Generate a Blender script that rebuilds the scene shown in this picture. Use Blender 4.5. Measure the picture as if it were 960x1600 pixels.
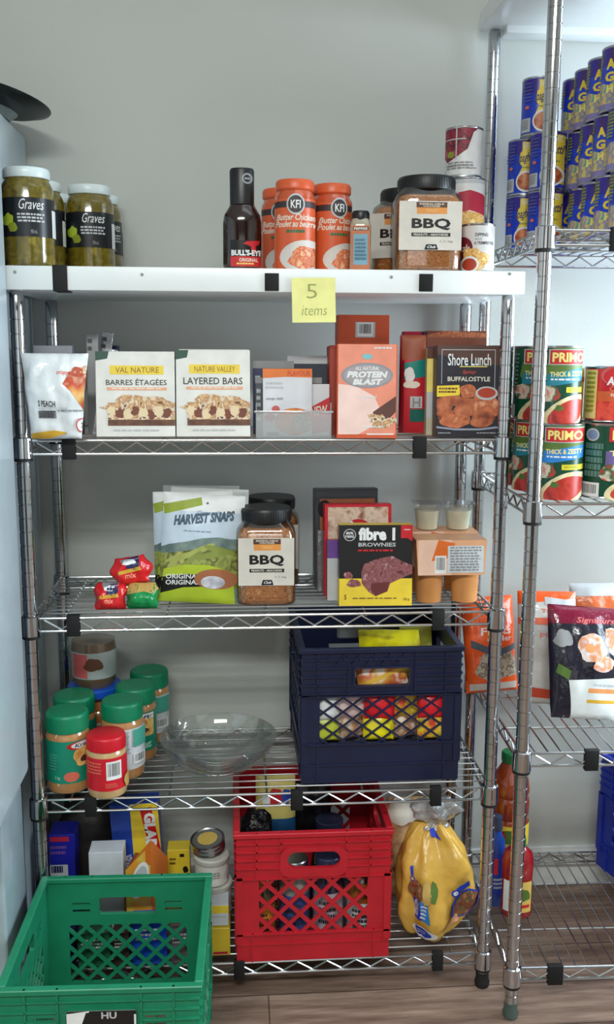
import bpy, bmesh, math, random
from math import sin, cos, pi, radians, sqrt, asin, atan2
from mathutils import Vector, Matrix, noise
from mathutils.geometry import tessellate_polygon

# ------------------------------------------------------------------ clear
for o in list(bpy.data.objects): bpy.data.objects.remove(o, do_unlink=True)
SC = bpy.context.scene; COL = SC.collection
random.seed(4)

# ------------------------------------------------------------------ camera
CAM = Vector((-0.0616, -1.7654, 1.2949)); YAW, PIT, ROL, FPX = .0765, .1671, .0053, 1501.2
fw = Vector((sin(YAW)*cos(PIT), cos(YAW)*cos(PIT), -sin(PIT)))
r0 = Vector((cos(YAW), -sin(YAW), 0)); u0 = r0.cross(fw)
rt = r0*cos(ROL)+u0*sin(ROL); up = -r0*sin(ROL)+u0*cos(ROL)
cd = bpy.data.cameras.new('camera'); cam = bpy.data.objects.new('camera', cd); COL.objects.link(cam)
m = Matrix((rt, up, -fw)).transposed().to_4x4(); m.translation = CAM; cam.matrix_world = m
cd.sensor_fit = 'VERTICAL'; cd.sensor_height = 24; cd.lens = FPX/1600*24; cd.clip_start = .02
SC.camera = cam

def at(u, v, Y):
    d = fw + rt*((u-480)/FPX) - up*((v-800)/FPX); return CAM + d*((Y-CAM.y)/d.y)
def onz(u, v, z):
    d = fw + rt*((u-480)/FPX) - up*((v-800)/FPX); return CAM + d*((z-CAM.z)/d.z)
def F(a, b, c, d, Y):            # pixel box on the plane Y -> x centre, width, z bottom, z top
    p = at(a, (c+d)/2, Y); q = at(b, (c+d)/2, Y); t = at((a+b)/2, c, Y); l = at((a+b)/2, d, Y)
    return (p.x+q.x)/2, q.x-p.x, l.z, t.z
def facing(x, y): return asin((CAM.x-x)/sqrt((CAM.x-x)**2+(CAM.y-y)**2))

# ------------------------------------------------------------------ world, lights, exposure
def lin(c): 
    c = c/255; return c/12.92 if c <= .04045 else ((c+.055)/1.055)**2.4
def C(r, g, b): return (lin(r), lin(g), lin(b), 1)
w = bpy.data.worlds.new('world'); SC.world = w; w.use_nodes = True
w.node_tree.nodes['Background'].inputs[0].default_value = C(190, 205, 215); w.node_tree.nodes['Background'].inputs[1].default_value = .35
def area(name, loc, rot, sx, sy, power, col):
    l = bpy.data.lights.new(name, 'AREA'); l.shape = 'RECTANGLE'; l.size = sx; l.size_y = sy; l.energy = power; l.color = col[:3]
    o = bpy.data.objects.new(name, l); o.location = loc; o.rotation_euler = rot; COL.objects.link(o)
area('ceiling_tube_light', (.6, -1.0, 2.66), (0, 0, 0), 1.2, .3, 1.5, (.93, 1, .96))
area('rear_ceiling_tube_light', (-.3, -2.6, 2.66), (0, 0, 0), 1.4, .4, 92, (.95, 1, .96))
area('window_daylight', (1.66, -.25, 1.40), (0, radians(90), 0), 1.0, .8, 52, (.74, .89, 1))
area('front_fill_light', (-.2, -4.1, 1.45), (radians(90), 0, 0), 1.8, 1.3, 8, (1, .985, .95))  # fill light added behind the camera to brighten the shelves, no known window
SC.view_settings.view_transform = 'Standard'; SC.view_settings.look = 'None'
SC.view_settings.exposure = 0.0; SC.view_settings.gamma = 1; SC.view_settings.use_curve_mapping = False

# ------------------------------------------------------------------ materials
MATS = {}
def M(key, rgb=None, rough=.5, metal=0, var=.05, scale=25, bump=0, bscale=40, coat=0, trans=0, emis=0):
    if key in MATS: return MATS[key]
    m = bpy.data.materials.new(key); m.use_nodes = True; nt = m.node_tree; b = nt.nodes['Principled BSDF']
    b.inputs['Roughness'].default_value = rough; b.inputs['Metallic'].default_value = metal
    b.inputs['Coat Weight'].default_value = coat; b.inputs['Coat Roughness'].default_value = .12
    tc = nt.nodes.new('ShaderNodeTexCoord'); n = nt.nodes.new('ShaderNodeTexNoise'); n.inputs['Scale'].default_value = scale
    nt.links.new(tc.outputs['Object'], n.inputs['Vector'])
    cr = nt.nodes.new('ShaderNodeValToRGB'); c = C(*rgb)
    cr.color_ramp.elements[0].color = tuple(x*(1-var*1.6) for x in c[:3])+(1,); cr.color_ramp.elements[1].color = tuple(min(1, x*(1+var*1.6)) for x in c[:3])+(1,)
    cr.color_ramp.elements[0].position = .3; cr.color_ramp.elements[1].position = .7
    nt.links.new(n.outputs['Fac'], cr.inputs[0]); nt.links.new(cr.outputs[0], b.inputs['Base Color'])
    if bump:
        n2 = nt.nodes.new('ShaderNodeTexNoise'); n2.inputs['Scale'].default_value = bscale; n2.inputs['Detail'].default_value = 3
        nt.links.new(tc.outputs['Object'], n2.inputs['Vector'])
        bp = nt.nodes.new('ShaderNodeBump'); bp.inputs['Strength'].default_value = bump; bp.inputs['Distance'].default_value = .01
        nt.links.new(n2.outputs['Fac'], bp.inputs['Height']); nt.links.new(bp.outputs[0], b.inputs['Normal'])
    MATS[key] = m; return m
def BL(key, cols, scale=90, rough=.5, vor=False, bump=0, detail=2, coat=0):
    """blotchy printed or real food: several colours in noise or cells"""
    if key in MATS: return MATS[key]
    m = bpy.data.materials.new(key); m.use_nodes = True; nt = m.node_tree; b = nt.nodes['Principled BSDF']
    b.inputs['Roughness'].default_value = rough; b.inputs['Coat Weight'].default_value = coat; b.inputs['Coat Roughness'].default_value = .1
    tc = nt.nodes.new('ShaderNodeTexCoord'); cr = nt.nodes.new('ShaderNodeValToRGB')
    if vor:
        n = nt.nodes.new('ShaderNodeTexVoronoi'); n.inputs['Scale'].default_value = scale; src = n.outputs['Distance']; lo, hi = .05, .75
    else:
        n = nt.nodes.new('ShaderNodeTexNoise'); n.inputs['Scale'].default_value = scale; n.inputs['Detail'].default_value = detail; src = n.outputs['Fac']; lo, hi = .32, .68
    nt.links.new(tc.outputs['Object'], n.inputs['Vector'])
    el = cr.color_ramp.elements
    while len(el) < len(cols): el.new(.5)
    for i, c in enumerate(cols): el[i].position = lo+(hi-lo)*i/max(1, len(cols)-1); el[i].color = C(*c)
    nt.links.new(src, cr.inputs[0]); nt.links.new(cr.outputs[0], b.inputs['Base Color'])
    if bump:
        bp = nt.nodes.new('ShaderNodeBump'); bp.inputs['Strength'].default_value = bump; bp.inputs['Distance'].default_value = .004
        nt.links.new(src, bp.inputs['Height']); nt.links.new(bp.outputs[0], b.inputs['Normal'])
    MATS[key] = m; return m
def CLEAR(key, tint=(245, 248, 248), gloss=.12, rough=.05, bump=0, milky=0, bscale=60):
    """thin clear plastic or glass: mostly see-through, glossy by fresnel"""
    if key in MATS: return MATS[key]
    m = bpy.data.materials.new(key); m.use_nodes = True; nt = m.node_tree; nt.nodes.remove(nt.nodes['Principled BSDF'])
    out = nt.nodes['Material Output']; t = nt.nodes.new('ShaderNodeBsdfTransparent'); t.inputs[0].default_value = C(*tint)
    g = nt.nodes.new('ShaderNodeBsdfGlossy'); g.inputs['Roughness'].default_value = rough
    lw = nt.nodes.new('ShaderNodeLayerWeight'); lw.inputs[0].default_value = .35
    ma = nt.nodes.new('ShaderNodeMath'); ma.operation = 'MULTIPLY_ADD'; ma.inputs[1].default_value = .6; ma.inputs[2].default_value = gloss
    nt.links.new(lw.outputs['Fresnel'], ma.inputs[0])
    mx = nt.nodes.new('ShaderNodeMixShader'); nt.links.new(ma.outputs[0], mx.inputs[0])
    base = t.outputs[0]
    if milky:
        d = nt.nodes.new('ShaderNodeBsdfDiffuse'); d.inputs[0].default_value = C(225, 228, 228)
        m2 = nt.nodes.new('ShaderNodeMixShader'); m2.inputs[0].default_value = milky
        nt.links.new(t.outputs[0], m2.inputs[1]); nt.links.new(d.outputs[0], m2.inputs[2]); base = m2.outputs[0]
    nt.links.new(base, mx.inputs[1]); nt.links.new(g.outputs[0], mx.inputs[2]); nt.links.new(mx.outputs[0], out.inputs[0])
    tc = nt.nodes.new('ShaderNodeTexCoord'); n2 = nt.nodes.new('ShaderNodeTexNoise'); n2.inputs['Scale'].default_value = bscale
    nt.links.new(tc.outputs['Object'], n2.inputs['Vector'])
    if bump:
        bp = nt.nodes.new('ShaderNodeBump'); bp.inputs['Strength'].default_value = bump; bp.inputs['Distance'].default_value = .01
        nt.links.new(n2.outputs['Fac'], bp.inputs['Height']); nt.links.new(bp.outputs[0], g.inputs['Normal']); nt.links.new(bp.outputs[0], lw.inputs['Normal'])
    MATS[key] = m; return m

chrome = M('chrome', (196, 197, 200), .11, 1, var=.03)
chromed = M('chrome_wire', (200, 202, 204), .22, 1, var=.03)
tin = M('tin', (190, 192, 196), .28, 1, var=.04)
blk = M('black_plastic', (16, 17, 19), .45, bump=.05)
tape = M('black_tape', (7, 7, 9), .75)
rubber = M('rubber', (18, 18, 20), .6)
wht = M('print_white', (232, 234, 234), .45)
cream = M('print_cream', (226, 220, 205), .5)
gry = M('print_grey', (140, 140, 142), .5)
lgry = M('print_light_grey', (190, 192, 195), .5)
dgr = M('print_dark_grey', (55, 55, 60), .5)
pblk = M('print_black', (22, 21, 23), .4)
red = M('print_red', (200, 30, 40), .4)
dred = M('print_dark_red', (130, 22, 32), .4)
org = M('print_orange', (228, 110, 40), .4)
yel = M('print_yellow', (236, 205, 60), .4)
pyel = M('print_pale_yellow', (240, 225, 120), .4)
blu = M('print_blue', (35, 70, 170), .4)
nvy = M('print_navy', (24, 28, 80), .4)
grn = M('print_green', (30, 110, 70), .4)
lime = M('print_lime', (176, 196, 50), .4)
teal = M('print_teal', (20, 130, 120), .4)
brn = M('print_brown', (95, 55, 35), .45)
sky = M('print_sky', (165, 195, 220), .4)
clear = CLEAR('clear_plastic')
glass = CLEAR('clear_glass', (250, 252, 251), .06, .05, milky=.07)

# ------------------------------------------------------------------ mesh builder
class MB:
    def __init__(s): s.v = []; s.f = []; s.m = []; s.sm = []; s.mats = []
    def mi(s, m):
        if m not in s.mats: s.mats.append(m)
        return s.mats.index(m)
    def add(s, vs, fs, m, smooth=False, T=None):
        b = len(s.v); k = s.mi(m)
        for p in vs:
            p = Vector(p); s.v.append(T @ p if T else p)
        for f in fs: s.f.append([b+i for i in f]); s.m.append(k); s.sm.append(smooth)
    def box(s, x0, x1, y0, y1, z0, z1, m, T=None):
        vs = [(x, y, z) for z in (z0, z1) for y in (y0, y1) for x in (x0, x1)]
        s.add(vs, [(0, 2, 3, 1), (4, 5, 7, 6), (0, 1, 5, 4), (2, 6, 7, 3), (0, 4, 6, 2), (1, 3, 7, 5)], m, False, T)
    def rbox(s, x0, x1, y0, y1, z0, z1, r, m, seg=2, T=None):
        bm = bmesh.new(); bmesh.ops.create_cube(bm, size=1)
        for v in bm.verts: v.co = Vector(((x0+x1)/2+v.co.x*(x1-x0), (y0+y1)/2+v.co.y*(y1-y0), (z0+z1)/2+v.co.z*(z1-z0)))
        bmesh.ops.bevel(bm, geom=bm.edges[:], offset=r, segments=seg, affect='EDGES', profile=.5)
        bm.verts.index_update(); s.add([v.co.copy() for v in bm.verts], [[v.index for v in f.verts] for f in bm.faces], m, True, T); bm.free()
    def tube(s, pts, r, m, seg=8, T=None, caps=True):
        pts = [Vector(p) for p in pts]; vs = []; n = len(pts)
        a = None
        for i, p in enumerate(pts):
            t = (pts[min(i+1, n-1)]-pts[max(i-1, 0)]).normalized()
            if a is None: a = t.orthogonal().normalized()
            a = (a-t*a.dot(t)).normalized(); b = t.cross(a)
            rr = r[i] if isinstance(r, (list, tuple)) else r
            vs += [p+(a*cos(2*pi*k/seg)+b*sin(2*pi*k/seg))*rr for k in range(seg)]
        fs = [(i*seg+k, i*seg+(k+1) % seg, (i+1)*seg+(k+1) % seg, (i+1)*seg+k) for i in range(n-1) for k in range(seg)]
        if caps: fs += [tuple(reversed(range(seg))), tuple(range((n-1)*seg, n*seg))]
        s.add(vs, fs, m, True, T)
    def loft(s, rings, m, T=None, cap0=True, cap1=True, smooth=True):
        n = len(rings[0]); vs = [p for r in rings for p in r]
        fs = [(i*n+k, i*n+(k+1) % n, (i+1)*n+(k+1) % n, (i+1)*n+k) for i in range(len(rings)-1) for k in range(n)]
        if cap0: fs.append(tuple(reversed(range(n))))
        if cap1: fs.append(tuple(range((len(rings)-1)*n, len(rings)*n)))
        s.add(vs, fs, m, smooth, T)
    def lathe(s, prof, m, seg=40, T=None, cap0=True, cap1=True, sx=1, sy=1, p=2):
        def sg(c): return (1 if c >= 0 else -1)*abs(c)**(2/p)
        s.loft([[(r*sx*sg(cos(2*pi*k/seg)), r*sy*sg(sin(2*pi*k/seg)), z) for k in range(seg)] for r, z in prof], m, T, cap0, cap1)
    def poly(s, loops, y0, y1, m, T=None):
        """2D loops in x,z (first the outline, then holes) extruded from y0 to y1"""
        L = [[Vector((a, b, 0)) for a, b in l] for l in loops]; tri = tessellate_polygon(L); flat = [p for l in loops for p in l]; n = len(flat)
        vs = [(a, y0, b) for a, b in flat]+[(a, y1, b) for a, b in flat]
        fs = [t for t in tri]+[tuple(i+n for i in reversed(t)) for t in tri]; k = 0
        for l in loops:
            for i in range(len(l)):
                j = (i+1) % len(l); fs.append((k+i, k+j, n+k+j, n+k+i))
            k += len(l)
        s.add(vs, fs, m, False, T)
    def build(s, name, parent=None, loc=(0, 0, 0), rot=(0, 0, 0), angle=35):
        me = bpy.data.meshes.new(name); me.from_pydata([tuple(v) for v in s.v], [], s.f)
        for mm in s.mats: me.materials.append(mm)
        me.polygons.foreach_set('material_index', s.m); me.polygons.foreach_set('use_smooth', s.sm)
        me.update(); me.set_sharp_from_angle(angle=radians(angle))
        o = bpy.data.objects.new(name, me); COL.objects.link(o); o.location = loc; o.rotation_euler = rot
        if parent: o.parent = parent
        return o

def tag(o, label, cat, group=None, kind=None):
    o['label'] = label; o['category'] = cat
    if group: o['group'] = group
    if kind: o['kind'] = kind
    return o
def thing(name, loc, label, cat, group=None, rot=(0, 0, 0)):
    o = bpy.data.objects.new(name, None); o.empty_display_size = .05; COL.objects.link(o); o.location = loc; o.rotation_euler = rot
    return tag(o, label, cat, group)
def struct(o): o['kind'] = 'structure'; return o
def copy_tree(o, parent=None):
    c = o.copy(); COL.objects.link(c); c.parent = parent
    if parent: c.matrix_parent_inverse = o.matrix_parent_inverse.copy()
    for ch in [x for x in bpy.data.objects if x.parent == o]: copy_tree(ch, c)
    return c
def dup(src, loc, label, rot=None, group=None):
    c = copy_tree(src); c.location = loc; c['label'] = label
    if rot is not None: c.rotation_euler = rot
    if group: c['group'] = group
    return c

# ------------------------------------------------------------------ printed art
TX = {}
def textmesh(t, bold, shear):
    k = (t, bold, shear)
    if k in TX: return TX[k]
    cu = bpy.data.curves.new('t', 'FONT'); cu.body = t; cu.size = 1; cu.offset = bold; cu.shear = shear; cu.resolution_u = 2
    o = bpy.data.objects.new('t', cu); me = o.to_mesh()
    vs = [v.co.copy() for v in me.vertices]; fs = [list(p.vertices) for p in me.polygons]
    o.to_mesh_clear(); bpy.data.objects.remove(o); bpy.data.curves.remove(cu)
    x0 = min(v.x for v in vs); x1 = max(v.x for v in vs); y0 = min(v.y for v in vs); y1 = max(v.y for v in vs)
    TX[k] = ([((v.x-x0)/(x1-x0), (v.y-y0)/(y1-y0)) for v in vs], fs); return TX[k]
class Art:
    """flat print traced in fractions of its panel: x from the left, y down from the top"""
    def __init__(s): s.sh = []
    def raw(s, vs, fs, m): s.sh.append((vs, fs, m)); return s
    def poly(s, pts, m): return s.raw(pts, [list(range(len(pts)))], m)
    def rect(s, a, b, c, d, m): return s.poly([(a, b), (c, b), (c, d), (a, d)], m)
    def ell(s, cx, cy, rx, ry, m, rot=0, n=28, a0=0, a1=360):
        p = []
        for i in range(n+(0 if a1-a0 == 360 else 1)):
            t = radians(a0+(a1-a0)*i/n); x, y = rx*cos(t), ry*sin(t); p.append((cx+x*cos(rot)-y*sin(rot), cy+x*sin(rot)+y*cos(rot)))
        return s.poly(p, m)
    def blob(s, cx, cy, rx, ry, m, seed=0, amp=.15, n=22):
        p = []
        for i in range(n):
            t = 2*pi*i/n; k = 1+amp*noise.noise(Vector((cos(t)*1.7+seed, sin(t)*1.7, seed*.7)))*2; p.append((cx+rx*k*cos(t), cy+ry*k*sin(t)))
        return s.poly(p, m)
    def text(s, t, a, b, c, d, m, bold=.02, shear=0, slant=0, vert=False, arc=0):
        vs, fs = textmesh(t, bold, shear)
        if vert: P = [(a+(c-a)*y, b+(d-b)*x) if vert == 1 else (a+(c-a)*(1-y), d-(d-b)*x) for x, y in vs]
        else: P = [(a+(c-a)*x, d-(d-b)*y+slant*x-arc*4*x*(1-x)) for x, y in vs]
        return s.raw(P, fs, m)
    def lines(s, a, b, c, d, n, m, seed=1, fill=.55):
        R = random.Random(seed); hh = (d-b)/n
        for i in range(n):
            y = b+hh*i; x = a+R.random()*.03*(c-a); end = c-R.random()*.15*(c-a)
            while x < end:
                wl = (c-a)*(.06+.12*R.random()); s.rect(x, y, min(end, x+wl), y+hh*fill, m); x += wl+(c-a)*.03
        return s
    def barcode(s, a, b, c, d, seed=3):
        s.rect(a, b, c, d, wht); R = random.Random(seed); x = a+(c-a)*.1
        while x < c-(c-a)*.12:
            k = (c-a)*(.015+.035*R.random()); s.rect(x, b+(d-b)*.1, x+k, b+(d-b)*.8, pblk); x += k+(c-a)*(.02+.04*R.random())
        return s
    def emit(s, mb, w, h, mapf, z0=0, step=None, layer=.00004, base=.0003, T=None):
        for i, (vs, fs, m) in enumerate(s.sh):
            bm = bmesh.new(); V = [bm.verts.new(((x-.5)*w, z0+(1-y)*h, 0)) for x, y in vs]
            for f in fs:
                try: bm.faces.new([V[j] for j in f])
                except ValueError: pass
            for co, no, lim in (((w*.4995, 0, 0), (1, 0, 0), 0), ((-w*.4995, 0, 0), (-1, 0, 0), 0), ((0, z0+h, 0), (0, 1, 0), 1), ((0, z0, 0), (0, -1, 0), 1)):
                k0 = co[0]*no[0] if not lim else co[1]*no[1]; ext = max((v.co.x*no[0]+v.co.y*no[1]) for v in bm.verts) if bm.verts else -9
                if ext > k0+1e-7: bmesh.ops.bisect_plane(bm, geom=bm.verts[:]+bm.edges[:]+bm.faces[:], plane_co=co, plane_no=no, dist=1e-7, clear_outer=True)
            if not bm.faces: bm.free(); continue
            if step:
                V = bm.verts[:]
                for ax in (0, 1):
                    st = step[ax]
                    if not st: continue
                    cs = [v.co[ax] for v in V]; k = math.ceil(min(cs)/st)
                    while k*st < max(cs):
                        co = [0, 0, 0]; co[ax] = k*st; no = [0, 0, 0]; no[ax] = 1
                        bmesh.ops.bisect_plane(bm, geom=bm.verts[:]+bm.edges[:]+bm.faces[:], plane_co=co, plane_no=no, dist=1e-6); k += 1
            bm.verts.index_update(); off = base+layer*i
            P = [mapf(v.co.x, v.co.y, off) for v in bm.verts]; FS = []
            for f in bm.faces:
                ids = [v.index for v in f.verts]; nrm = f.normal
                FS.append(ids if nrm.z > 0 else ids[::-1])
            bm.free(); mb.add(P, FS, m, True, T)
def flat(y): return lambda x, z, h: (x, y-h, z)
def cylm(r):
    def f(x, z, h):
        a = asin(max(-.999, min(.999, x/r))); return ((r+h)*sin(a), -(r+h)*cos(a), z)
    return f
def side_map(x, sgn):            # side faces of a carton: sgn -1 = left face
    return (lambda a, z, h: (x-h, -a, z)) if sgn < 0 else (lambda a, z, h: (x+h, a, z))

# ------------------------------------------------------------------ room
ZB = 1.395; ZT = 1.436           # top board
S2, S3, S4, S5 = 1.1335, .8013, .4396, .0777
WALLY = .375
wallm = M('wall_paint', (192, 194, 189), .75, var=.015, scale=3, bump=.03, bscale=120)
wallm2 = M('wall_paint_side', (196, 198, 196), .75, var=.02, scale=3)
def plane_box(name, *a, m=None):
    b = MB(); b.box(*a, m); return struct(b.build(name))
plane_box('wall_back', -2.2, 2.75, WALLY, WALLY+.1, 0, 2.7, m=wallm)
plane_box('wall_left', -2.3, -2.2, -4.2, WALLY, 0, 2.7, m=wallm2)
plane_box('wall_right', 1.70, 1.80, -4.2, WALLY, 0, 2.7, m=wallm2)
plane_box('wall_front', -2.3, 2.75, -4.3, -4.2, 0, 2.7, m=M('wall_paint_front', (58, 56, 54), .8))
plane_box('ceiling', -2.3, 2.75, -4.3, WALLY+.1, 2.7, 2.8, m=M('ceiling_paint', (225, 226, 222), .8))
# window frame on the right wall
b = MB()
for a in ((-.71, -.65, .9, 1.9), (.15, .21, .9, 1.9), (-.71, .21, .84, .9), (-.71, .21, 1.9, 1.96)): b.box(1.64, 1.70, a[0], a[1], a[2], a[3], wht)
struct(b.build('window_1'))
b = MB()
for a in ((-1.16, -1.10, .8, 2.1), (.70, .76, .8, 2.1), (-1.16, .76, .74, .8), (-1.16, .76, 2.1, 2.16)): b.box(a[0], a[1], -4.2, -4.14, a[2], a[3], wht)
struct(b.build('fill_light_frame'))  # unseen frame added on the front wall around the fill light
def floor_mat():
    m = bpy.data.materials.new('wood_floor'); m.use_nodes = True; nt = m.node_tree; bs = nt.nodes['Principled BSDF']; bs.inputs['Roughness'].default_value = .45
    tc = nt.nodes.new('ShaderNodeTexCoord'); mp = nt.nodes.new('ShaderNodeMapping'); mp.inputs['Scale'].default_value = (1.4, 14, 1)
    nt.links.new(tc.outputs['Object'], mp.inputs[0]); n = nt.nodes.new('ShaderNodeTexNoise'); n.inputs['Scale'].default_value = 2.6; n.inputs['Detail'].default_value = 8; n.inputs['Roughness'].default_value = .65
    nt.links.new(mp.outputs[0], n.inputs['Vector']); cr = nt.nodes.new('ShaderNodeValToRGB'); e = cr.color_ramp.elements
    e[0].position = .33; e[0].color = C(92, 72, 62); e[1].position = .7; e[1].color = C(168, 142, 126); k = e.new(.5); k.color = C(132, 108, 94)
    nt.links.new(n.outputs['Fac'], cr.inputs[0])
    br = nt.nodes.new('ShaderNodeTexBrick'); br.inputs['Scale'].default_value = 1; br.inputs['Brick Width'].default_value = 1.2; br.inputs['Row Height'].default_value = .125; br.inputs['Mortar Size'].default_value = .0016
    br.inputs['Color1'].default_value = (1, 1, 1, 1); br.inputs['Color2'].default_value = (.82, .82, .82, 1); br.inputs['Mortar'].default_value = (.35, .33, .3, 1)
    nt.links.new(tc.outputs['Object'], br.inputs['Vector']); mx = nt.nodes.new('ShaderNodeMixRGB'); mx.blend_type = 'MULTIPLY'; mx.inputs[0].default_value = 1
    nt.links.new(cr.outputs[0], mx.inputs[1]); nt.links.new(br.outputs[0], mx.inputs[2]); nt.links.new(mx.outputs[0], bs.inputs['Base Color']); return m
plane_box('floor', -2.3, 2.75, -4.3, WALLY+.1, -.1, 0, m=floor_mat())
b = MB(); b.box(-2.2, 1.7, WALLY-.012, WALLY, 0, .085, M('baseboard_white', (222, 224, 222), .4)); b.box(-2.2, 1.7, WALLY-.008, WALLY, .085, .096, M('baseboard_white'))
struct(b.build('baseboard_back'))

# ------------------------------------------------------------------ wire shelving
def post_mesh(H):
    b = MB(); p = [(.0127, .03)]; z = .05
    while z < H-.03:
        p += [(.0127, z-.0013), (.0116, z-.0006), (.0116, z+.0006), (.0127, z+.0013)]; z += .0254
    p += [(.0127, H-.004), (.0105, H)]; b.lathe(p, chrome, 24); return b
def wire_shelf(mb, W, D, along_x, sup):
    ZT_, ZB_ = -.0028, -.0275; r = .0028
    for y in (0, D):
        mb.tube([(.012, y, ZT_), (W-.012, y, ZT_)], r, chromed); mb.tube([(.012, y, ZB_), (W-.012, y, ZB_)], r, chromed)
        n = round((W-.05)/.030); n += n % 2; xs = [.025+(W-.05)*i/n for i in range(n+1)]
        mb.tube([(x, y+(.001 if i % 2 else -.001), ZT_-.003 if i % 2 == 0 else ZB_+.003) for i, x in enumerate(xs)], .0021, chromed, 6)
    for x in (0, W):
        mb.tube([(x, .012, ZT_), (x, D-.012, ZT_)], r, chromed); mb.tube([(x, .012, ZB_), (x, D-.012, ZB_)], r, chromed)
        n = round((D-.05)/.030); n += n % 2; ys = [.025+(D-.05)*i/n for i in range(n+1)]
        mb.tube([(x, y, ZT_-.003 if i % 2 == 0 else ZB_+.003) for i, y in enumerate(ys)], .0021, chromed, 6)
    if along_x:
        n = 12
        for i in range(1, n): mb.tube([(0, D*i/n, -.0016), (W, D*i/n, -.0016)], .0016, chromed, 6)
        for x in sup: mb.tube([(x, 0, -.0055), (x, D, -.0055)], .0023, chromed, 6)
    else:
        n = round(W/.0254)
        for i in range(1, n): mb.tube([(W*i/n, 0, -.0016), (W*i/n, D, -.0016)], .0016, chromed, 6)
        for y in sup: mb.tube([(0, y, -.0055), (W, y, -.0055)], .0023, chromed, 6)
def shelving(loc, rz, W, D, H, levels, along_x, sup, label, foot, straps):
    t = thing('wire_shelving_unit', loc, label, 'shelving unit', rot=(0, 0, rz))
    pm = None
    for x in (0, W):
        for y in (0, D):
            if pm is None: p = post_mesh(H).build('post', t, (x, y, 0)); pm = p
            else: p = bpy.data.objects.new('post', pm.data); COL.objects.link(p); p.parent = t; p.location = (x, y, 0)
            f = MB(); f.lathe([(.008, .0), (.0145, .002), (.0155, .012), (.013, .018), (.0135, .03), (.0128, .034)], foot, 20); f.build('levelling_foot', p)
    for i, z in enumerate(levels):
        mb = MB(); wire_shelf(mb, W, D, along_x, sup); s = mb.build('wire_shelf', t, (0, 0, z))
        for x in (0, W):
            for y in (0, D):
                c = MB(); c.lathe([(.0135, -.034), (.0178, -.034), (.0172, .002), (.0145, .004), (.0135, .004)], chrome, 24, cap0=False, cap1=False); c.build('corner_collar', s, (x, y, 0))
                c = MB(); c.lathe([(.0129, -.040), (.0165, -.040), (.0165, -.034), (.0129, -.034)], rubber, 20, cap0=False, cap1=False); c.build('split_sleeve', s, (x, y, 0))
        for (k, xa, wd) in straps:
            if k == i:
                c = MB(); c.rbox(xa-wd/2, xa+wd/2, -.0065, .0065, -.037, .0035, .001, tape); c.build('black_strap', s)['label'] = 'black tape wrapped around the shelf edge'
    return t
U1 = (-.442, 0, 0); W1, D1 = .884, .3296
def ux(u, v): return at(u, v, 0).x+.442
st = [(0, ux(108, 697), .024), (0, ux(656, 695), .025), (1, ux(115, 975), .024), (1, ux(685, 965), .023), (2, ux(142, 1255), .022), (2, ux(464, 1243), .024), (2, ux(681, 1238), .022), (3, ux(374, 1505), .022), (3, ux(684, 1495), .022)]
shelving(U1, 0, W1, D1, ZB, [S2, S3, S4, S5], True, (.06, .25, .44, .63, .82), 'chrome wire shelving unit under the white board, in the middle', rubber, st)
T2 = -.028; U2 = (.4742, -.0961, 0); D2 = .433
Q1, Q2, Q3, Q4 = 1.5024, 1.0268, .5515, .1062
shelving(U2, T2, .884, D2, at(790, 58, .33).z+.0135, [Q1, Q2, Q3, Q4], False, (.13, .30), 'chrome wire shelving unit stacked with cans, at the right edge', M('foot_grey', (70, 85, 80), .4), [(0, .125, .022), (2, .133, .026), (3, .085, .03)])

# white board on the left unit
b = MB(); bw = M('white_board', (236, 240, 240), .35, var=.01)
b.rbox(-.4615, .4625, -.030, .345, ZB, ZT, .002, bw)
for u, v in ((23, 425), (222, 429), (612, 433), (797, 428)):
    p = at(u, v, -.0305); b.lathe([(.0028, 0), (.0028, .0006)], gry, 12, T=Matrix.Translation((p.x, -.0303, p.z)) @ Matrix.Rotation(radians(90), 4, 'X'))
bd = b.build('shelf_board'); tag(bd, 'long white shelf board lying across the top of the wire unit', 'shelf board')
p = at(94, 436, -.03); b = MB(); b.rbox(p.x-.0125, p.x+.0125, -.0335, .02, ZB-.002, ZT+.0015, .001, tape); o = b.build('black_strap'); o.parent = bd
for u, v in ((425, 441), (666, 442)):
    p = at(u, v, -.031); b = MB(); b.rbox(p.x-.0125, p.x+.0125, -.0325, -.0302, p.z-.015, p.z+.0155, .0008, tape); o = b.build('tape_square'); o.parent = bd
# sticky note
x, w_, z0, z1 = F(457, 525, 434, 504, -.033)
b = MB(); A = Art()
pen = M('pencil_line', (150, 160, 90), .6)
A.text('5', .34, .14, .58, .46, pen, bold=-.01).text('items', .22, .62, .80, .84, pen, bold=-.01, shear=.2)
note = M('note_yellow', (235, 232, 150), .6)
n = 10; vs = []; 
for i in range(n+1):
    t = i/n; yy = -.004*(t**2)*1.6
    vs += [(-w_/2, yy, (z1-z0)*(1-t)), (w_/2, yy, (z1-z0)*(1-t))]
def nm(x_, z_, h): t = 1-z_/(z1-z0); return (x_, -.0064*t*t-h, z_)
b.add(vs, [(2*i, 2*i+2, 2*i+3, 2*i+1) for i in range(n)], note, True); b.add([(a, c+.0003, d) for a, c, d in vs], [(2*i, 2*i+1, 2*i+3, 2*i+2) for i in range(n)], note, True)
A.emit(b, w_, z1-z0, nm, step=(None, .006))
tag(b.build('sticky_note', loc=(x, -.0332, z0), rot=(0, radians(-1), 0)), 'pale yellow sticky note with pencil writing on the white board', 'note')

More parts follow.
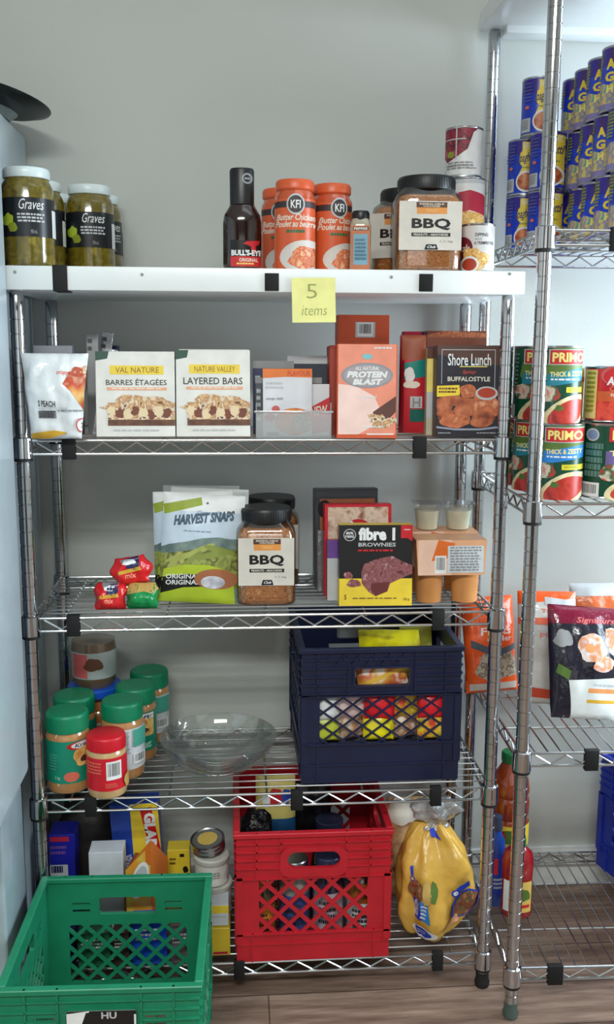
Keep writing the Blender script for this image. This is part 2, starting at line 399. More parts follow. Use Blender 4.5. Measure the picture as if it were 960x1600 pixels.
# board and lip over the right unit
b = MB(); p = at(790, 58, .33); zt = p.z
b.rbox(.455, 1.39, -.125, .345, zt+.014, zt+.05, .002, M('white_board')); b.rbox(.502, 1.34, .30, .345, zt, zt+.02, .002, M('white_board'))
tag(b.build('shelf_board', rot=(0, 0, 0)), 'white shelf board over the stacked blue cans at the top right', 'shelf board')

# ------------------------------------------------------------------ fridge at the left edge
fr = M('fridge_enamel', (184, 196, 202), .3, var=.02, bump=.04, bscale=200)
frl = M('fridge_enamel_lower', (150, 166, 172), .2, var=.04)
FT = 1.726
t = thing('refrigerator', (-.78, 0, 0), 'tall white refrigerator cut off by the left edge, beside the shelving', 'refrigerator')
b = MB(); b.rbox(-.32, .292, .03, .365, .03, FT, .006, fr); b.build('cabinet_body', t)
b = MB(); b.rbox(-.32, .331, -.34, -.033, .512, FT-.004, .012, fr, 4); b.build('upper_door', t)
b = MB(); b.rbox(-.32, .318, -.205, -.045, .06, .495, .006, frl, 3); b.build('lower_door', t)
b = MB(); b.box(-.31, .305, -.19, .03, .48, .53, M('gasket_grey', (70, 75, 85), .6)); b.box(-.31, .300, -.045, .032, .07, 1.68, M('gasket_grey')); b.build('door_gasket', t)
b = MB(); b.box(-.30, .28, .0, .36, 0, .03, blk); b.build('plinth', t)
# black dish on the fridge
b = MB(); dk = M('dish_black', (14, 15, 15), .35)
b.lathe([(.02, .0), (.05, .001), (.09, .009), (.118, .021), (.120, .024), (.114, .025), (.088, .014), (.05, .007), (.0, .006)], dk, 48, cap1=False)
d = b.build('shallow_dish', loc=(-.535, .236, FT+.025), rot=(radians(-3.5), radians(11), 0)); tag(d, 'wide shallow black dish with a grey base lying on the refrigerator', 'dish')
b = MB(); b.lathe([(.0, -.012), (.046, -.012), (.060, .0035), (.0, .0035)], M('dish_base_grey', (120, 130, 128), .3), 40, cap0=False, cap1=False); b.build('dish_base', d)['label'] = 'grey round base under the dish'

# ------------------------------------------------------------------ builders for the groceries
def xw(a, b_, c, d, Y):
    x, w_, z0, z1 = F(a, b_, c, d, Y); return x, w_, z0, z1
def T4(x=0, y=0, z=0, rz=0, rx=0, ry=0): return Matrix.Translation((x, y, z)) @ Matrix.Rotation(rz, 4, 'Z') @ Matrix.Rotation(rx, 4, 'X') @ Matrix.Rotation(ry, 4, 'Y')
def can(name, x, y, z, r, h, base, art, label, cat, group=None, rz=None, metal=tin):
    t = thing(name, (x, y, z), label, cat, group, (0, 0, facing(x, y) if rz is None else rz))
    b = MB(); q = r-.0006
    b.lathe([(q-.004, .003), (q-.001, 0), (r+.0008, .0008), (r+.0008, .003), (q, .005), (q, h-.005), (r+.0008, h-.003), (r+.0008, h-.0008), (q-.001, h), (q-.003, h-.004), (q*.8, h-.0045), (q*.78, h-.0035), (0.0001, h-.0035)], metal, 48); b.build('tin', t)
    b = MB(); b.lathe([(r, .0045), (r, h-.0045)], base, 64, cap0=False, cap1=False)
    art.emit(b, 2*r, h, cylm(r), step=(r*.08, None)); b.build('paper_label', t); return t
def carton(name, x, y, z, w_, h, d, mat, art, label, cat, group=None, rx=0, rz=0, side=None, top=None, ry=0, sl=None):
    """y is the front face; rx leans it back"""
    if rx < 0: z += d*sin(-rx)
    z += abs(sin(ry))*w_/2
    b = MB(); b.rbox(-w_/2, w_/2, 0, d, 0, h, .0008, mat, 1)
    if art: art.emit(b, w_, h, flat(0))
    if side: side.emit(b, d, h, lambda a, zz, hh: (-w_/2-hh, d/2-a, zz))
    if top: top.emit(b, w_, d, lambda a, zz, hh: (a, zz, h+hh))
    o = b.build(name, loc=(x, y, z), rot=(rx, ry, rz)); tag(o, label, cat, group); return o
def nz(x, y, z, s=0): return noise.noise(Vector((x+s*3.1, y-s*1.7, z+s*.9)))
def bag_surface(w_, h, Tf, wr=.004, seed=0, wz=None, pw=.55, k=22, bend=0, sq=2.4):
    wz = wz or (lambda t: 1)
    def prof(t): return max(0, min(1, (sin(pi*min(1, max(0, t)))**pw)))
    def hw(z): return w_/2*wz(max(0, min(1, z/h)))
    def fn(x, z, h_):
        t = z/h; a = hw(z); s = max(-1, min(1, x/a)); q = max(0, 1-abs(s)**sq)**.6
        y = -Tf*prof(t)*q-(wr*nz(x*k, z*k*.6, 0, seed)+wr*.5*nz(x*k*2.5, z*k*1.5, 3, seed))*(.35+.65*prof(t))-bend*(t-.5)**2
        return (s*a, y-h_, z)
    return fn, hw
def bag(name, x, y, z, w_, h, Tf, mat, art, label, cat, group=None, rot=(0, 0, 0), wr=.004, seed=0, wz=None, pw=.55, k=22, Tb=None, shell=None, bend=0, sq=2.4, parts=None):
    fn, hw = bag_surface(w_, h, Tf, wr, seed, wz, pw, k, bend, sq)
    fb, _ = bag_surface(w_, h, Tb if Tb is not None else Tf, wr, seed+7, wz, pw, k, 0, sq)
    nx, nz_ = max(14, int(w_/.0045)), max(14, int(h/.005)); b = MB(); V = []; Fc = []
    for i in range(nz_+1):
        zz = h*i/nz_; a = hw(zz)
        row = [fn(a*(2*j/nx-1), zz, .0006) for j in range(nx+1)]+[(lambda p: (p[0], -p[1], p[2]))(fb(a*(1-2*j/nx), zz, .0006)) for j in range(1, nx)]
        V.append(row)
    b.loft(V, mat)
    if art: art.emit(b, w_, h, fn, step=(.005, .006), layer=.00008, base=.0012)
    o = b.build(name, loc=(x, y, z), rot=rot, angle=60); tag(o, label, cat, group); return o
def rrect(w_, d, r, n=8):
    P = []
    for cx, cy, a0 in ((w_/2-r, -d/2+r, -90), (w_/2-r, d/2-r, 0), (-w_/2+r, d/2-r, 90), (-w_/2+r, -d/2+r, 180)):
        for i in range(n+1): a = radians(a0+90*i/n); P.append((cx+r*cos(a), cy+r*sin(a)))
    return P

# ================================================================== TOP BOARD
# pickle jars
pick = BL('pickles', [(74, 66, 14), (120, 104, 26), (96, 84, 20), (142, 124, 40)], 34, .12, coat=.8, bump=.2)
plab = M('pickle_label', (24, 27, 32), .35)
A_p = Art().rect(.0, .31, 1, .70, plab)
A_p.text('Graves', .34, .325, .80, .43, wht, shear=.35, bold=.0).lines(.30, .47, .84, .57, 3, lgry, 3).text('950 mL', .54, .63, .66, .67, gry)
A_p.blob(.14, .53, .10, .06, lime, 1).blob(.22, .61, .08, .045, M('print_olive', (140, 150, 40)), 2).rect(.93, .42, .995, .70, wht)
def pickle_jar(x, y, label):
    r, h = .0455, .168
    t = thing('pickle_jar', (x, y, ZT), label, 'pickle jar', 'pickle jars at the left of the board', (0, 0, facing(x, y)))
    b = MB(); b.lathe([(r-.006, .0), (r-.001, .003), (r, .01), (r, h-.035), (r-.003, h-.026), (r-.007, h-.020), (r-.008, h-.008)], pick, 56)
    b.build('glass_jar', t)
    b = MB(); b.lathe([(r-.0062, h-.017), (r-.0052, h-.015), (r-.0052, h-.003), (r-.007, h), (.0001, h)], M('lid_white', (214, 226, 226), .3), 56); b.build('lid', t)
    b = MB(); A_p.emit(b, 2*r, h, cylm(r), step=(r*.07, None), base=.0006); b.build('paper_label', t); return t
def pj(u, v, Y): p = at(u, v, Y); return p.x, Y
x, y = pj(44, 345, .03); j0 = pickle_jar(x, y, 'pickle jar with a black label at the left end of the white board, tallest looking')
for (u, Y, l) in ((63, .165, 'pickle jar half hidden behind the leftmost one'), (141, .20, 'pickle jar with a fully visible black label, second from the left front'), (84, .318, 'pickle jar mostly hidden between the two front pickle jars'), (155, .320, 'pickle jar at the back right of the pickle jars')):
    x, y = pj(u, 350, Y); dup(j0, (x, y, ZT), l, (0, 0, facing(x, y)+(.5 if Y > .3 else 0)))

# barbecue sauce bottle
x, w_, _, zt_ = xw(348, 409, 264, 418, .04); H = .178
t = thing('sauce_bottle', (x, .04, ZT), 'dark barbecue sauce bottle with a black cap and red label on the white board', 'sauce bottle', None, (0, 0, facing(x, .04)))
sauce = M('sauce_dark', (34, 12, 10), .1, coat=1)
b = MB(); k = w_/2; b.lathe([(k*.88, 0), (k*.97, .004), (k, .012), (k*.99, .085), (k*.93, .098), (k*.70, .111), (k*.60, .118), (k*.57, .13), (k*.57, H-.01)], sauce, 48, sy=.72); b.build('bottle', t)
b = MB(); b.lathe([(k*.62, H-.062), (k*.63, H-.004), (k*.58, H), (.0001, H)], M('cap_black', (24, 26, 28), .35), 40, sy=.85)
Art().ell(.72, .30, .22, .15, M('seal_grey', (150, 152, 152))).ell(.72, .30, .15, .10, pblk).text('BIG', .62, .27, .84, .33, lgry).emit(b, k*1.24, .062, lambda a, c, h: (a, -(.85*sqrt(max(1e-6, (k*.63)**2-a*a)))-h, c+H-.062), step=(.003, None)); b.build('cap', t)
b = MB(); A = Art().rect(.20, .50, .99, .94, M('sauce_label_black', (20, 18, 20), .3)).poly([(.62, .52), (.95, .50), (.93, .56), (.84, .60), (.86, .72), (.74, .72), (.72, .60), (.52, .56)], red)
A.rect(.20, .77, .99, .94, M('label_red', (205, 48, 45), .35)).text("BULL'S-EYE", .22, .66, 1.0, .76, wht, bold=.05).text('ORIGINAL', .42, .80, .90, .86, cream).lines(.35, .88, .85, .92, 1, pyel)
A.emit(b, 2*k, .105, lambda a, c, h: (a, -.72*sqrt(max(1e-6, k*k*1.002-min(a*a, k*k*.999)))-h, c), step=(.003, None)); b.build('paper_label', t)

# orange sauce jars
og = M('sauce_orange_glass', (196, 84, 46), .12, coat=.9); ol = M('label_orange', (214, 92, 50), .35)
curry = BL('curry', [(190, 80, 50), (232, 150, 110), (210, 100, 60), (240, 190, 150)], 70)
A_k = Art().rect(0, .22, 1, .985, ol).rect(0, .245, .99, .315, M('label_dark_band', (58, 46, 48))).ell(.52, .28, .22, .115, lgry).ell(.52, .28, .185, .095, M('label_seal', (60, 52, 52))).text('KFI', .40, .235, .64, .325, wht, bold=.02)
A_k.text('Butter Chicken', .06, .385, 1.0, .455, cream, shear=.3).text('Poulet au beurre', .04, .46, 1.0, .53, cream, shear=.3).lines(.3, .56, .8, .62, 1, grn)
A_k.ell(.80, .86, .66, .19, M('bowl_white', (214, 206, 200))).blob(.80, .87, .44, .125, curry, 3)
def kfi(x, y, label, rz):
    r, h = .0365, .157; t = thing('curry_sauce_jar', (x, y, ZT), label, 'sauce jar', 'orange curry sauce jars', (0, 0, rz))
    b = MB(); b.lathe([(r-.004, 0), (r, .005), (r, h-.03), (r-.004, h-.022), (r-.0055, h-.016)], og, 48); b.build('glass_jar', t)
    b = MB(); b.lathe([(r-.004, h-.019), (r-.0015, h-.016), (r-.0015, h-.004), (r-.004, h), (.0001, h)], ol, 48); b.build('lid', t)
    b = MB(); A_k.emit(b, 2*r, h, cylm(r), step=(r*.07, None), base=.0005); b.build('paper_label', t); return t
x, y = pj(461, 350, .03); k0 = kfi(x, y, 'orange curry sauce jar standing beside the dark barbecue sauce bottle', facing(x, y))
x, y = pj(519, 350, .068); dup(k0, (x, y, ZT), 'orange curry sauce jar beside the small spice shaker', (0, 0, facing(x, y)+.35))
x, y = pj(439, 350, .13); dup(k0, (x, y, ZT), 'orange curry sauce jar mostly hidden at the back left of the three', (0, 0, facing(x, y)-.1))
# small dark capped bottle behind
x, y = pj(494, 350, .135); t = thing('spice_bottle', (x, y, ZT), 'bottle with a black cap peeking out behind the orange sauce jars', 'bottle')
b = MB(); b.lathe([(.02, 0), (.022, .004), (.022, .118), (.016, .135), (.0155, .150)], M('amber_glass', (120, 80, 20), .1, coat=1), 32); b.build('bottle', t)
b = MB(); b.lathe([(.0175, .146), (.0175, .162), (.015, .165), (.0001, .165)], M('cap_black'), 32); b.build('cap', t)

# spice shaker
x, w_, _, _ = xw(548, 581, 328, 420, .02); t = thing('spice_shaker', (x, .03, ZT), 'small spice shaker with a black cap and blue panel on its label', 'spice shaker', None, (0, 0, facing(x, .03)))
k = w_/2; b = MB(); b.lathe([(k*.9, 0), (k, .003), (k, .080), (k*.9, .088), (k*.78, .093)], M('spice_pale', (168, 160, 140), .15, coat=1), 32, p=3.5); b.build('bottle', t)
b = MB(); b.lathe([(k*.80, .088), (k*.84, .090), (k*.84, .103), (k*.75, .107), (.0001, .107)], M('cap_black'), 32); b.build('cap', t)
b = MB(); A = Art().rect(.08, .0, .95, 1, M('label_rust', (190, 112, 70))).rect(.14, .03, .9, .11, brn).text('PEPPER', .2, .045, .85, .095, wht).rect(.18, .19, .85, .88, M('label_pale_blue', (120, 165, 185))).lines(.24, .3, .8, .8, 6, M('print_sea', (70, 110, 130)), 8)
A.emit(b, 2*k, .078, lambda a, c, h: (a, -k-h, c+.002), base=.0006); b.build('paper_label', t)

# BBQ peanut jars
nuts = BL('peanuts', [(150, 84, 34), (214, 140, 72), (188, 108, 48), (232, 170, 104)], 95, .35, vor=False, bump=.5, coat=.5)
A_b = Art().rect(.0, .0, 1, 1, M('label_paper', (214, 208, 198))).rect(.27, .02, .76, .13, M('label_brown', (92, 58, 42))).text('RESEALABLE', .32, .04, .71, .075, cream).text('CONTAINER', .38, .085, .65, .12, cream).rect(.28, .13, .76, .26, M('label_amber', (226, 150, 72))).text('TANGY', .42, .165, .62, .225, M('label_pale_amber', (240, 185, 120)))
A_b.text('BBQ', .20, .35, .82, .59, pblk, bold=.035).rect(.20, .645, .82, .72, pblk).text('PEANUTS - ARACHIDES', .235, .66, .785, .705, cream)
A_b.poly([(.44, .88), (.60, .88), (.63, .99), (.41, .99)], pblk).text('Club', .455, .905, .59, .96, wht, shear=.3).text('1.1 kg', .66, .80, .86, .845, gry)
def nut_jar(x, y, z, w_, h, label, rz, tall=0):
    D_ = w_*.92; t = thing('peanut_jar', (x, y, z), label, 'peanut jar', 'square jars of barbecue peanuts', (0, 0, rz))
    def rr(s, zz, cz=.22): return [(a*s, b_*s, zz) for a, b_ in rrect(w_, D_, w_*cz)]
    b = MB(); b.loft([rr(.90, .002), rr(.95, .006), rr(.955, .012), rr(.955, h*.70), rr(.90, h*.765), rr(.80, h*.80), rr(.75, h*.805)], nuts); b.build('peanuts', t)
    b = MB(); b.loft([rr(.93, 0), rr(.985, .004), rr(1, .012), rr(1, h*.74), rr(.955, h*.80), rr(.82, h*.855, .3), rr(.80, h*.90, .38)], clear, cap1=False); b.build('clear_jar', t)
    b = MB(); L = h*.86; R_ = w_*.43; pr = [(R_, L), (R_*1.01, L+.003), (R_*1.01, h-.004), (R_*.97, h), (.0001, h)]
    b.lathe(pr, M('lid_black', (20, 21, 23), .4), 48)
    for i in range(60):
        a = 2*pi*i/60; b.box(-.0008, .0008, R_*1.005, R_*1.02, L+.003, h-.005, M('lid_black'), Matrix.Rotation(a, 4, 'Z'))
    b.build('lid', t)
    b = MB(); A_b.emit(b, w_*.93, h*.50, lambda a, c, q: (a, -D_/2-q, c+h*.22), base=.0008)
    b.build('paper_label', t); return t
x, w_, _, _ = xw(622, 727, 268, 420, .0); n0 = nut_jar(x, .055, ZT, w_, .170, 'square barbecue peanut jar at the right of the board, label fully in view', facing(x, .05)+.16)
x, y = pj(636, 350, .195); dup(n0, (x, y, ZT), 'square barbecue peanut jar half hidden behind another one on the board', (0, 0, facing(x, y)-.35))

# cans at the right of the board
cw = M('can_label_white', (222, 220, 220), .35)
A1 = Art().ell(.02, .50, .34, .24, M('print_maroon', (120, 24, 44))).text('cafe', -.0, .42, .28, .56, cream, bold=.02).text('DIPPING', .42, .20, .80, .27, dgr).text('SAUCE', .42, .30, .62, .34, gry).text('A TREMPETTE', .40, .37, .95, .43, dgr)
fries = BL('fries', [(190, 120, 50), (240, 200, 120), (220, 160, 80), (250, 225, 160)], 80)
A1.blob(.42, .73, .40, .22, fries, 5).ell(.28, .83, .27, .17, wht).ell(.28, .83, .21, .125, M('dip_red', (176, 60, 36)))
x, w_, _, _ = xw(726, 778, 345, 420, .02); can('dipping_sauce_can', x, .045, ZT, w_/2, .0885, cw, A1, 'white can with fries and red dip printed, at the right end of the board', 'food can', rz=facing(x, .04))
straw = BL('fruit', [(110, 24, 44), (150, 40, 60), (80, 20, 34), (190, 70, 90)], 60)
A2 = Art().poly([(.0, .0), (.9, .0), (.7, .12), (.55, .45), (.30, .58), (.05, .70), (.0, .6)], straw).rect(.24, .0, .27, .66, lgry).rect(0, .24, .5, .26, lgry).blob(.13, .55, .07, .07, M('print_olive'), 4).lines(.05, .70, .8, .86, 3, gry, 5).text('raspberries', .05, .74, .55, .80, gry)
x, w_, _, _ = xw(695, 752, 200, 272, .13); y = .135; rC = w_/2; hC = .0915
sx = at(727, 310, y).x
A3 = Art().poly([(0, .34), (.5, .26), (.9, .33), (1, .38), (1, .76), (.5, .66), (0, .80)], M('print_crimson', (178, 30, 60))).blob(.5, .84, .42, .17, fries, 9).rect(0, .0, 1, .12, lgry)
gp = 'stack of three cans behind the right peanut jar'
can('food_can', sx+.004, y, ZT, rC, hC, cw, A3, 'bottom can of the stack of three, hidden behind the dipping sauce can', 'food can', gp)
can('food_can', sx+.002, y, ZT+hC, rC, hC, cw, A3, 'white and crimson can in the middle of the stack of three on the board', 'food can', gp, rz=facing(sx, y)+.2)
can('fruit_can', sx-.005, y, ZT+2*hC, rC, hC, cw, A2, 'white can with dark red fruit at the very top of the stack of three', 'food can', gp, rz=facing(sx, y)+.1)

# ================================================================== UNIT 1, SHELF 2
card = M('card_white', (226, 224, 218), .45); kraft = M('card_inside', (150, 140, 128), .7)
oats = BL('oats_nuts', [(120, 72, 44), (226, 190, 140), (176, 124, 84), (240, 220, 190), (90, 50, 34)], 75, .5)
choc = BL('chocolate_base', [(84, 48, 34), (120, 78, 56)], 60)
def nv_art(t1, t2, sp):
    A = Art().poly([(0.0, 0), (.17, 0), (.15, .085), (.0, .11)], M('print_forest', (40, 74, 62))).rect(.18, .165, .86, .27, yel).text(t1, .25, .185, .80, .25, M('print_ochre', (130, 84, 30)), bold=.0)
    A.text(t2, .13+sp, .315, .90, .395, M('print_charcoal', (60, 58, 62)), bold=.01).rect(.14, .42, .90, .455, M('print_peach', (232, 168, 130))).lines(.2, .427, .84, .45, 1, cream, 4)
    A.blob(.56, .62, .42, .10, oats, 3, .3).rect(.15, .60, 1.0, .80, oats).rect(.15, .80, 1.0, .87, choc)
    for i in range(8): A.blob(.2+.1*i, .70+.02*(i % 3), .055, .055, M('nut_cream', (228, 206, 168)) if i % 2 == 0 else M('nut_brown', (120, 62, 44)), i, .25)
    return A.lines(.2, .915, .9, .945, 1, lgry, 6)
gp = 'granola bar cartons on the second shelf'
x, w_, z0, z1 = xw(149, 273, 553, 680, .0)
lean = radians(-6)
carton('granola_bar_carton', x-.005, .045, S2, w_, z1-S2-.004, .045, card, None, 'granola bar carton standing directly behind the French one', 'carton', gp, lean, 0)
carton('granola_bar_carton', x, -.002, S2+.0005, w_, z1-S2+.001, .036, card, nv_art('VAL NATURE', 'BARRES ÉTAGÉES', 0), 'white granola bar carton with French wording, left one of the front pair', 'carton', gp, lean, 0)
x, w_, z0, z1 = xw(275, 391, 551, 681, .0)
carton('granola_bar_carton', x+.001, .04, S2+.0005, w_-.004, z1-S2+.001, .05, card, None, 'granola bar carton standing directly behind the English one', 'carton', gp, lean, 0)
carton('granola_bar_carton', x, -.002, S2+.0005, w_, z1-S2+.001, .036, card, nv_art('NATURE VALLEY', 'LAYERED BARS', -.03), 'white granola bar carton reading LAYERED BARS, right one of the front pair', 'carton', gp, lean, 0)
# white bag leaning out over the front at the left
pl = M('bag_white', (226, 230, 232), .22, bump=.6, bscale=22)
A = Art().poly([(.74, .22), (1, .14), (1, .72), (.92, .64), (.78, .44), (.66, .36)], BL('chips', [(236, 214, 150), (220, 150, 60), (190, 60, 30), (240, 230, 190)], 22))
A.blob(.88, .22, .12, .06, M('print_rust', (180, 70, 40)), 3).text('crispy', .55, .20, .75, .26, M('print_coral', (220, 110, 90)), slant=.0, shear=.3).text('S PEACH', .27, .55, .54, .62, dgr, slant=.01).rect(.27, .67, .54, .76, gry).lines(.28, .675, .53, .755, 4, pblk, 4).lines(.56, .66, .98, .69, 1, gry, 9).lines(.27, .635, .8, .65, 1, lgry, 2)
A.ell(.93, .84, .10, .085, red).ell(.93, .84, .085, .072, wht).text('3', .90, .81, .96, .87, pblk).poly([(.12, .94), (.5, .90), (.70, .93), (.40, 1.0), (.12, 1.0)], M('print_gold', (214, 166, 50)))
x, w_, z0, z1 = xw(36, 137, 580, 700, -.03)
bag('snack_bag', x, -.028, S2+.0035, w_, .150, .020, pl, A, 'crinkled white snack bag leaning out over the front left corner of the shelf', 'snack bag', None, (radians(-3), 0, radians(-3)), .011, 3, lambda t: .80+.26*t**1.3, .45, 30)
# things behind it
x, w_, z0, z1 = xw(53, 113, 540, 600, .12); carton('packet_box', x, .12, S2, w_, z1-S2, .03, M('carton_lilac', (170, 168, 178)), Art().lines(.1, .1, .9, .35, 3, gry), 'grey lilac carton at the back left of the second shelf', 'carton')
x, w_, z0, z1 = xw(47, 95, 561, 600, .06); carton('packet_box', x, .06, S2, w_, z1-S2, .03, M('carton_pale_violet', (200, 194, 214)), Art().rect(0, 0, .06, 1, M('print_violet', (110, 70, 150))).blob(.68, .13, .2, .06, BL('nuts_print', [(150, 80, 60), (210, 150, 130)], 90), 3), 'pale violet carton peeking over the white snack bag', 'carton')
x, w_, z0, z1 = xw(97, 127, 562, 600, .09); carton('packet_box', x, .085, S2, w_, z1-S2, .025, brn, Art().rect(.25, .1, .45, .9, lgry).rect(.6, .05, .95, .4, M('print_rust')), 'small brown carton between the snack bag and silver packets', 'carton')
foil = M('foil_silver', (150, 152, 156), .28, .6, bump=.3)
for i, (a, b_, c, Y, ry) in enumerate(((134, 152, 522, .12, 0), (148, 166, 519, .16, 8), (152, 172, 545, .05, 10))):
    x, w_, z0, z1 = xw(a, b_, c, 600, Y)
    o = carton('foil_packet', x-(z1-S2)*sin(radians(ry))*.5, Y, S2, w_, z1-S2, .012, foil if i else M('packet_grey', (150, 150, 150), .4), Art().lines(.1, .05, .5, .2, 2, dgr, 4), ('grey flat packet standing left of the leaning silver ones', 'silver foil packet tilted behind the French granola carton', 'silver foil packet leaning beside the French granola carton')[i], 'packet', 'flat packets beside the granola cartons', radians(-5), 0, ry=radians(ry))
x, w_, z0, z1 = xw(160, 185, 540, 600, .20); carton('packet_box', x, .20, S2, w_, z1-S2, .03, nvy, Art().rect(0, .05, .9, .3, M('print_dusk', (90, 80, 110))), 'navy carton far back behind the French granola carton', 'carton')
# clear tray of packets
x, w_, z0, z1 = xw(400, 518, 640, 683, .0); k = w_/2; trD = .13
t = thing('packet_tray', (x, -.002, S2), 'clear plastic tray holding soup packets on the second shelf', 'tray')
tray = CLEAR('tray_plastic', (235, 238, 240), .10, .08, milky=.25)
b = MB(); hh = .066; tk = .002
b.box(-k, k, 0, trD, 0, tk, tray); b.box(-k, k, 0, tk, tk, hh*.72, tray); b.box(-k, k, trD-tk, trD, tk, hh, tray); b.box(-k, -k+tk, tk, trD-tk, tk, hh, tray); b.box(k-tk, k, tk, trD-tk, tk, hh, tray)
b.build('tray_body', t); b = MB(); b.rbox(-k-.003, k+.003, -.003, .002, hh*.72, hh*.72+.004, .001, CLEAR('tray_rim', (240, 242, 244), .3, .1, milky=.5)); b.build('tray_rim', t)
soup = BL('soup_print', [(200, 96, 40), (222, 130, 60), (180, 80, 30)], 40); herb = BL('herb_print', [(90, 100, 60), (190, 170, 130), (120, 80, 50), (220, 200, 170)], 140)
pk = M('packet_white', (216, 216, 222), .35)
A = Art().poly([(0, 0), (1, 0), (1, .13), (.45, .12), (0, .14)], M('print_tangerine', (226, 120, 50))).text('FLAVOUR', .50, .03, .97, .11, M('print_brick', (200, 70, 40)), bold=.03).lines(.05, .2, .45, .32, 2, lgry, 2).text('soup mix', .06, .42, .42, .47, gry, shear=.3)
A.ell(.26, .60, .08, .055, M('print_rose', (200, 90, 90))).ell(.14, .72, .11, .06, M('print_scarlet', (205, 60, 60))).ell(.64, .78, .40, .20, soup).blob(.78, .80, .20, .13, herb, 2).rect(.08, .94, .32, .985, M('print_plum', (130, 90, 110)))
gp = 'soup packets in the clear tray'
x1, w1, a0, a1 = xw(411, 488, 576, 660, .02); carton('soup_packet', x1, .012, S2+.003, w1, a1-S2-.003, .004, pk, A, 'white and orange soup packet at the front of the clear tray', 'packet', gp, radians(-5))
x1, w1, a0, a1 = xw(478, 515, 600, 670, .03); carton('soup_packet', x1, .022, S2+.003, w1, a1-S2-.003, .004, pk, Art().poly([(0, .5), (1, .25), (1, .9), (0, 1)], red).text('NEW', .2, .45, .9, .62, cream, slant=-.05), 'white and red packet at the right of the clear tray', 'packet', gp, radians(-5))
for i, (a, b_, c, Y, mm, l) in enumerate(((394, 462, 564, .05, nvy, 'navy packet at the left inside the clear tray'), (448, 516, 556, .07, M('packet_dark_blue', (20, 30, 52), .3), 'dark blue packet at the right inside the clear tray'), (455, 505, 590, .04, M('packet_brown', (96, 64, 50), .3), 'brown and teal packet behind the white soup packet'), (398, 445, 590, .035, M('packet_slate', (74, 80, 88), .3), 'slate packet at the left edge of the tray'))):
    x1, w1, a0, a1 = xw(a, b_, c, 680, Y); carton('soup_packet', x1, Y, S2+.003, w1*.95, a1-S2-.003, .005, mm, Art().rect(0, 0, 1, .1, gry if i != 1 else lgry).rect(.6, .12, 1, .3, teal if i == 2 else mm).lines(.05, .2, .2, .8, 5, lgry, i), l, 'packet', gp, radians(-6))
# protein bar boxes
po = M('carton_orange', (214, 92, 54), .35)
salm = M('print_salmon', (240, 150, 125), .3)
A = Art().rect(.02, .0, .98, .96, salm).poly([(.02, .42), (.30, .44), (.62, .55), (.80, .80), (.36, .96), (.02, .96)], M('print_blush', (250, 214, 205), .3)).poly([(.60, .72), (.98, .55), (.98, .72), (.86, .80), (.62, .78)], M('bar_brown', (98, 62, 54))).poly([(.60, .78), (.86, .80), (.98, .72), (.98, .88), (.6, .9)], salm)
A.blob(.73, .82, .24, .07, oats, 5, .3).ell(.5, .33, .43, .135, M('print_silver', (150, 150, 156), .3)).ell(.5, .33, .39, .115, M('print_mid_grey', (170, 160, 165), .3)).text('ALL NATURAL', .30, .235, .70, .275, wht, shear=.2).text('PROTEIN', .16, .285, .84, .355, wht, bold=.06, shear=.2).text('BLAST', .26, .365, .76, .43, wht, bold=.06, shear=.2)
A.lines(.60, .03, .95, .06, 1, wht, 2).ell(.50, .13, .09, .03, M('print_aqua', (130, 190, 195))).text('caramel', .36, .545, .66, .575, wht, shear=.2).lines(.45, .87, .8, .9, 1, wht, 3).rect(.0, .965, 1, 1, M('carton_orange')).rect(.5, .95, .95, .965, wht)
x, w_, z0, z1 = xw(527, 621, 539, 682, -.005)
carton('protein_bar_carton', x-.009, .040, S2, w_, z1-S2-.003, .05, M('carton_rust', (168, 62, 44)), None, 'orange bar carton standing right behind the front protein one', 'carton', 'orange bar cartons', radians(-3), radians(1))
carton('protein_bar_carton', x, -.006, S2, w_, z1-S2, .042, po, A, 'pink orange protein bar carton at the front of the second shelf', 'carton', 'orange bar cartons', radians(-2), radians(-1))
x, w_, z0, z1 = xw(528, 609, 492, 545, .15)
carton('protein_bar_carton', x, .15, S2, w_, z1-S2, .05, M('carton_rust2', (206, 84, 44)), Art().rect(.34, .06, .72, .19, lgry).barcode(.38, .065, .68, .18), 'taller orange bar carton with a barcode, behind the protein ones', 'carton', 'orange bar cartons')
# right group: breading mixes
x, w_, z0, z1 = xw(628, 668, 520, 662, .05)
A = Art().rect(.2, 0, 1, 1, M('print_ruby', (190, 30, 44))).rect(.1, .0, 1, .25, M('print_sienna', (150, 74, 44))).poly([(.2, .28), (1, .24), (1, .42), (.2, .45)], teal).blob(.4, .40, .2, .07, wht, 2).blob(.5, .50, .3, .04, cream, 4).rect(.45, .62, .92, .74, lgry).text('H', .55, .635, .85, .73, gry).rect(.45, .75, 1, .88, M('print_deep_teal', (20, 100, 90)))
bag('seasoning_bag', x, .075, S2+.004, w_, z1-S2-.008, .012, dred, A, 'red seasoning bag standing right of the protein bar carton', 'packet', None, (0, 0, radians(-12)), .003, 5)
gp = 'breading mix cartons at the right of the second shelf'
mixb = M('carton_brown', (112, 60, 44), .35); fried = BL('fried_chicken', [(150, 74, 44), (206, 120, 78), (176, 92, 58), (228, 160, 120)], 42, .4)
x, w_, z0, z1 = xw(630, 700, 518, 660, .20); carton('breading_carton', x, .20, S2, w_, z1-S2, .03, M('print_crimson'), Art().rect(.4, .0, 1, .3, nvy), 'crimson carton at the very back of the breading mixes', 'carton', gp)
x, w_, z0, z1 = xw(666, 758, 517, 660, .14); carton('breading_carton', x, .14, S2, w_, z1-S2, .035, mixb, Art().poly([(0, .04), (.3, .0), (1, .02), (1, .16), (0, .14)], fried), 'brown carton with golden food along its top, behind the others', 'carton', gp)
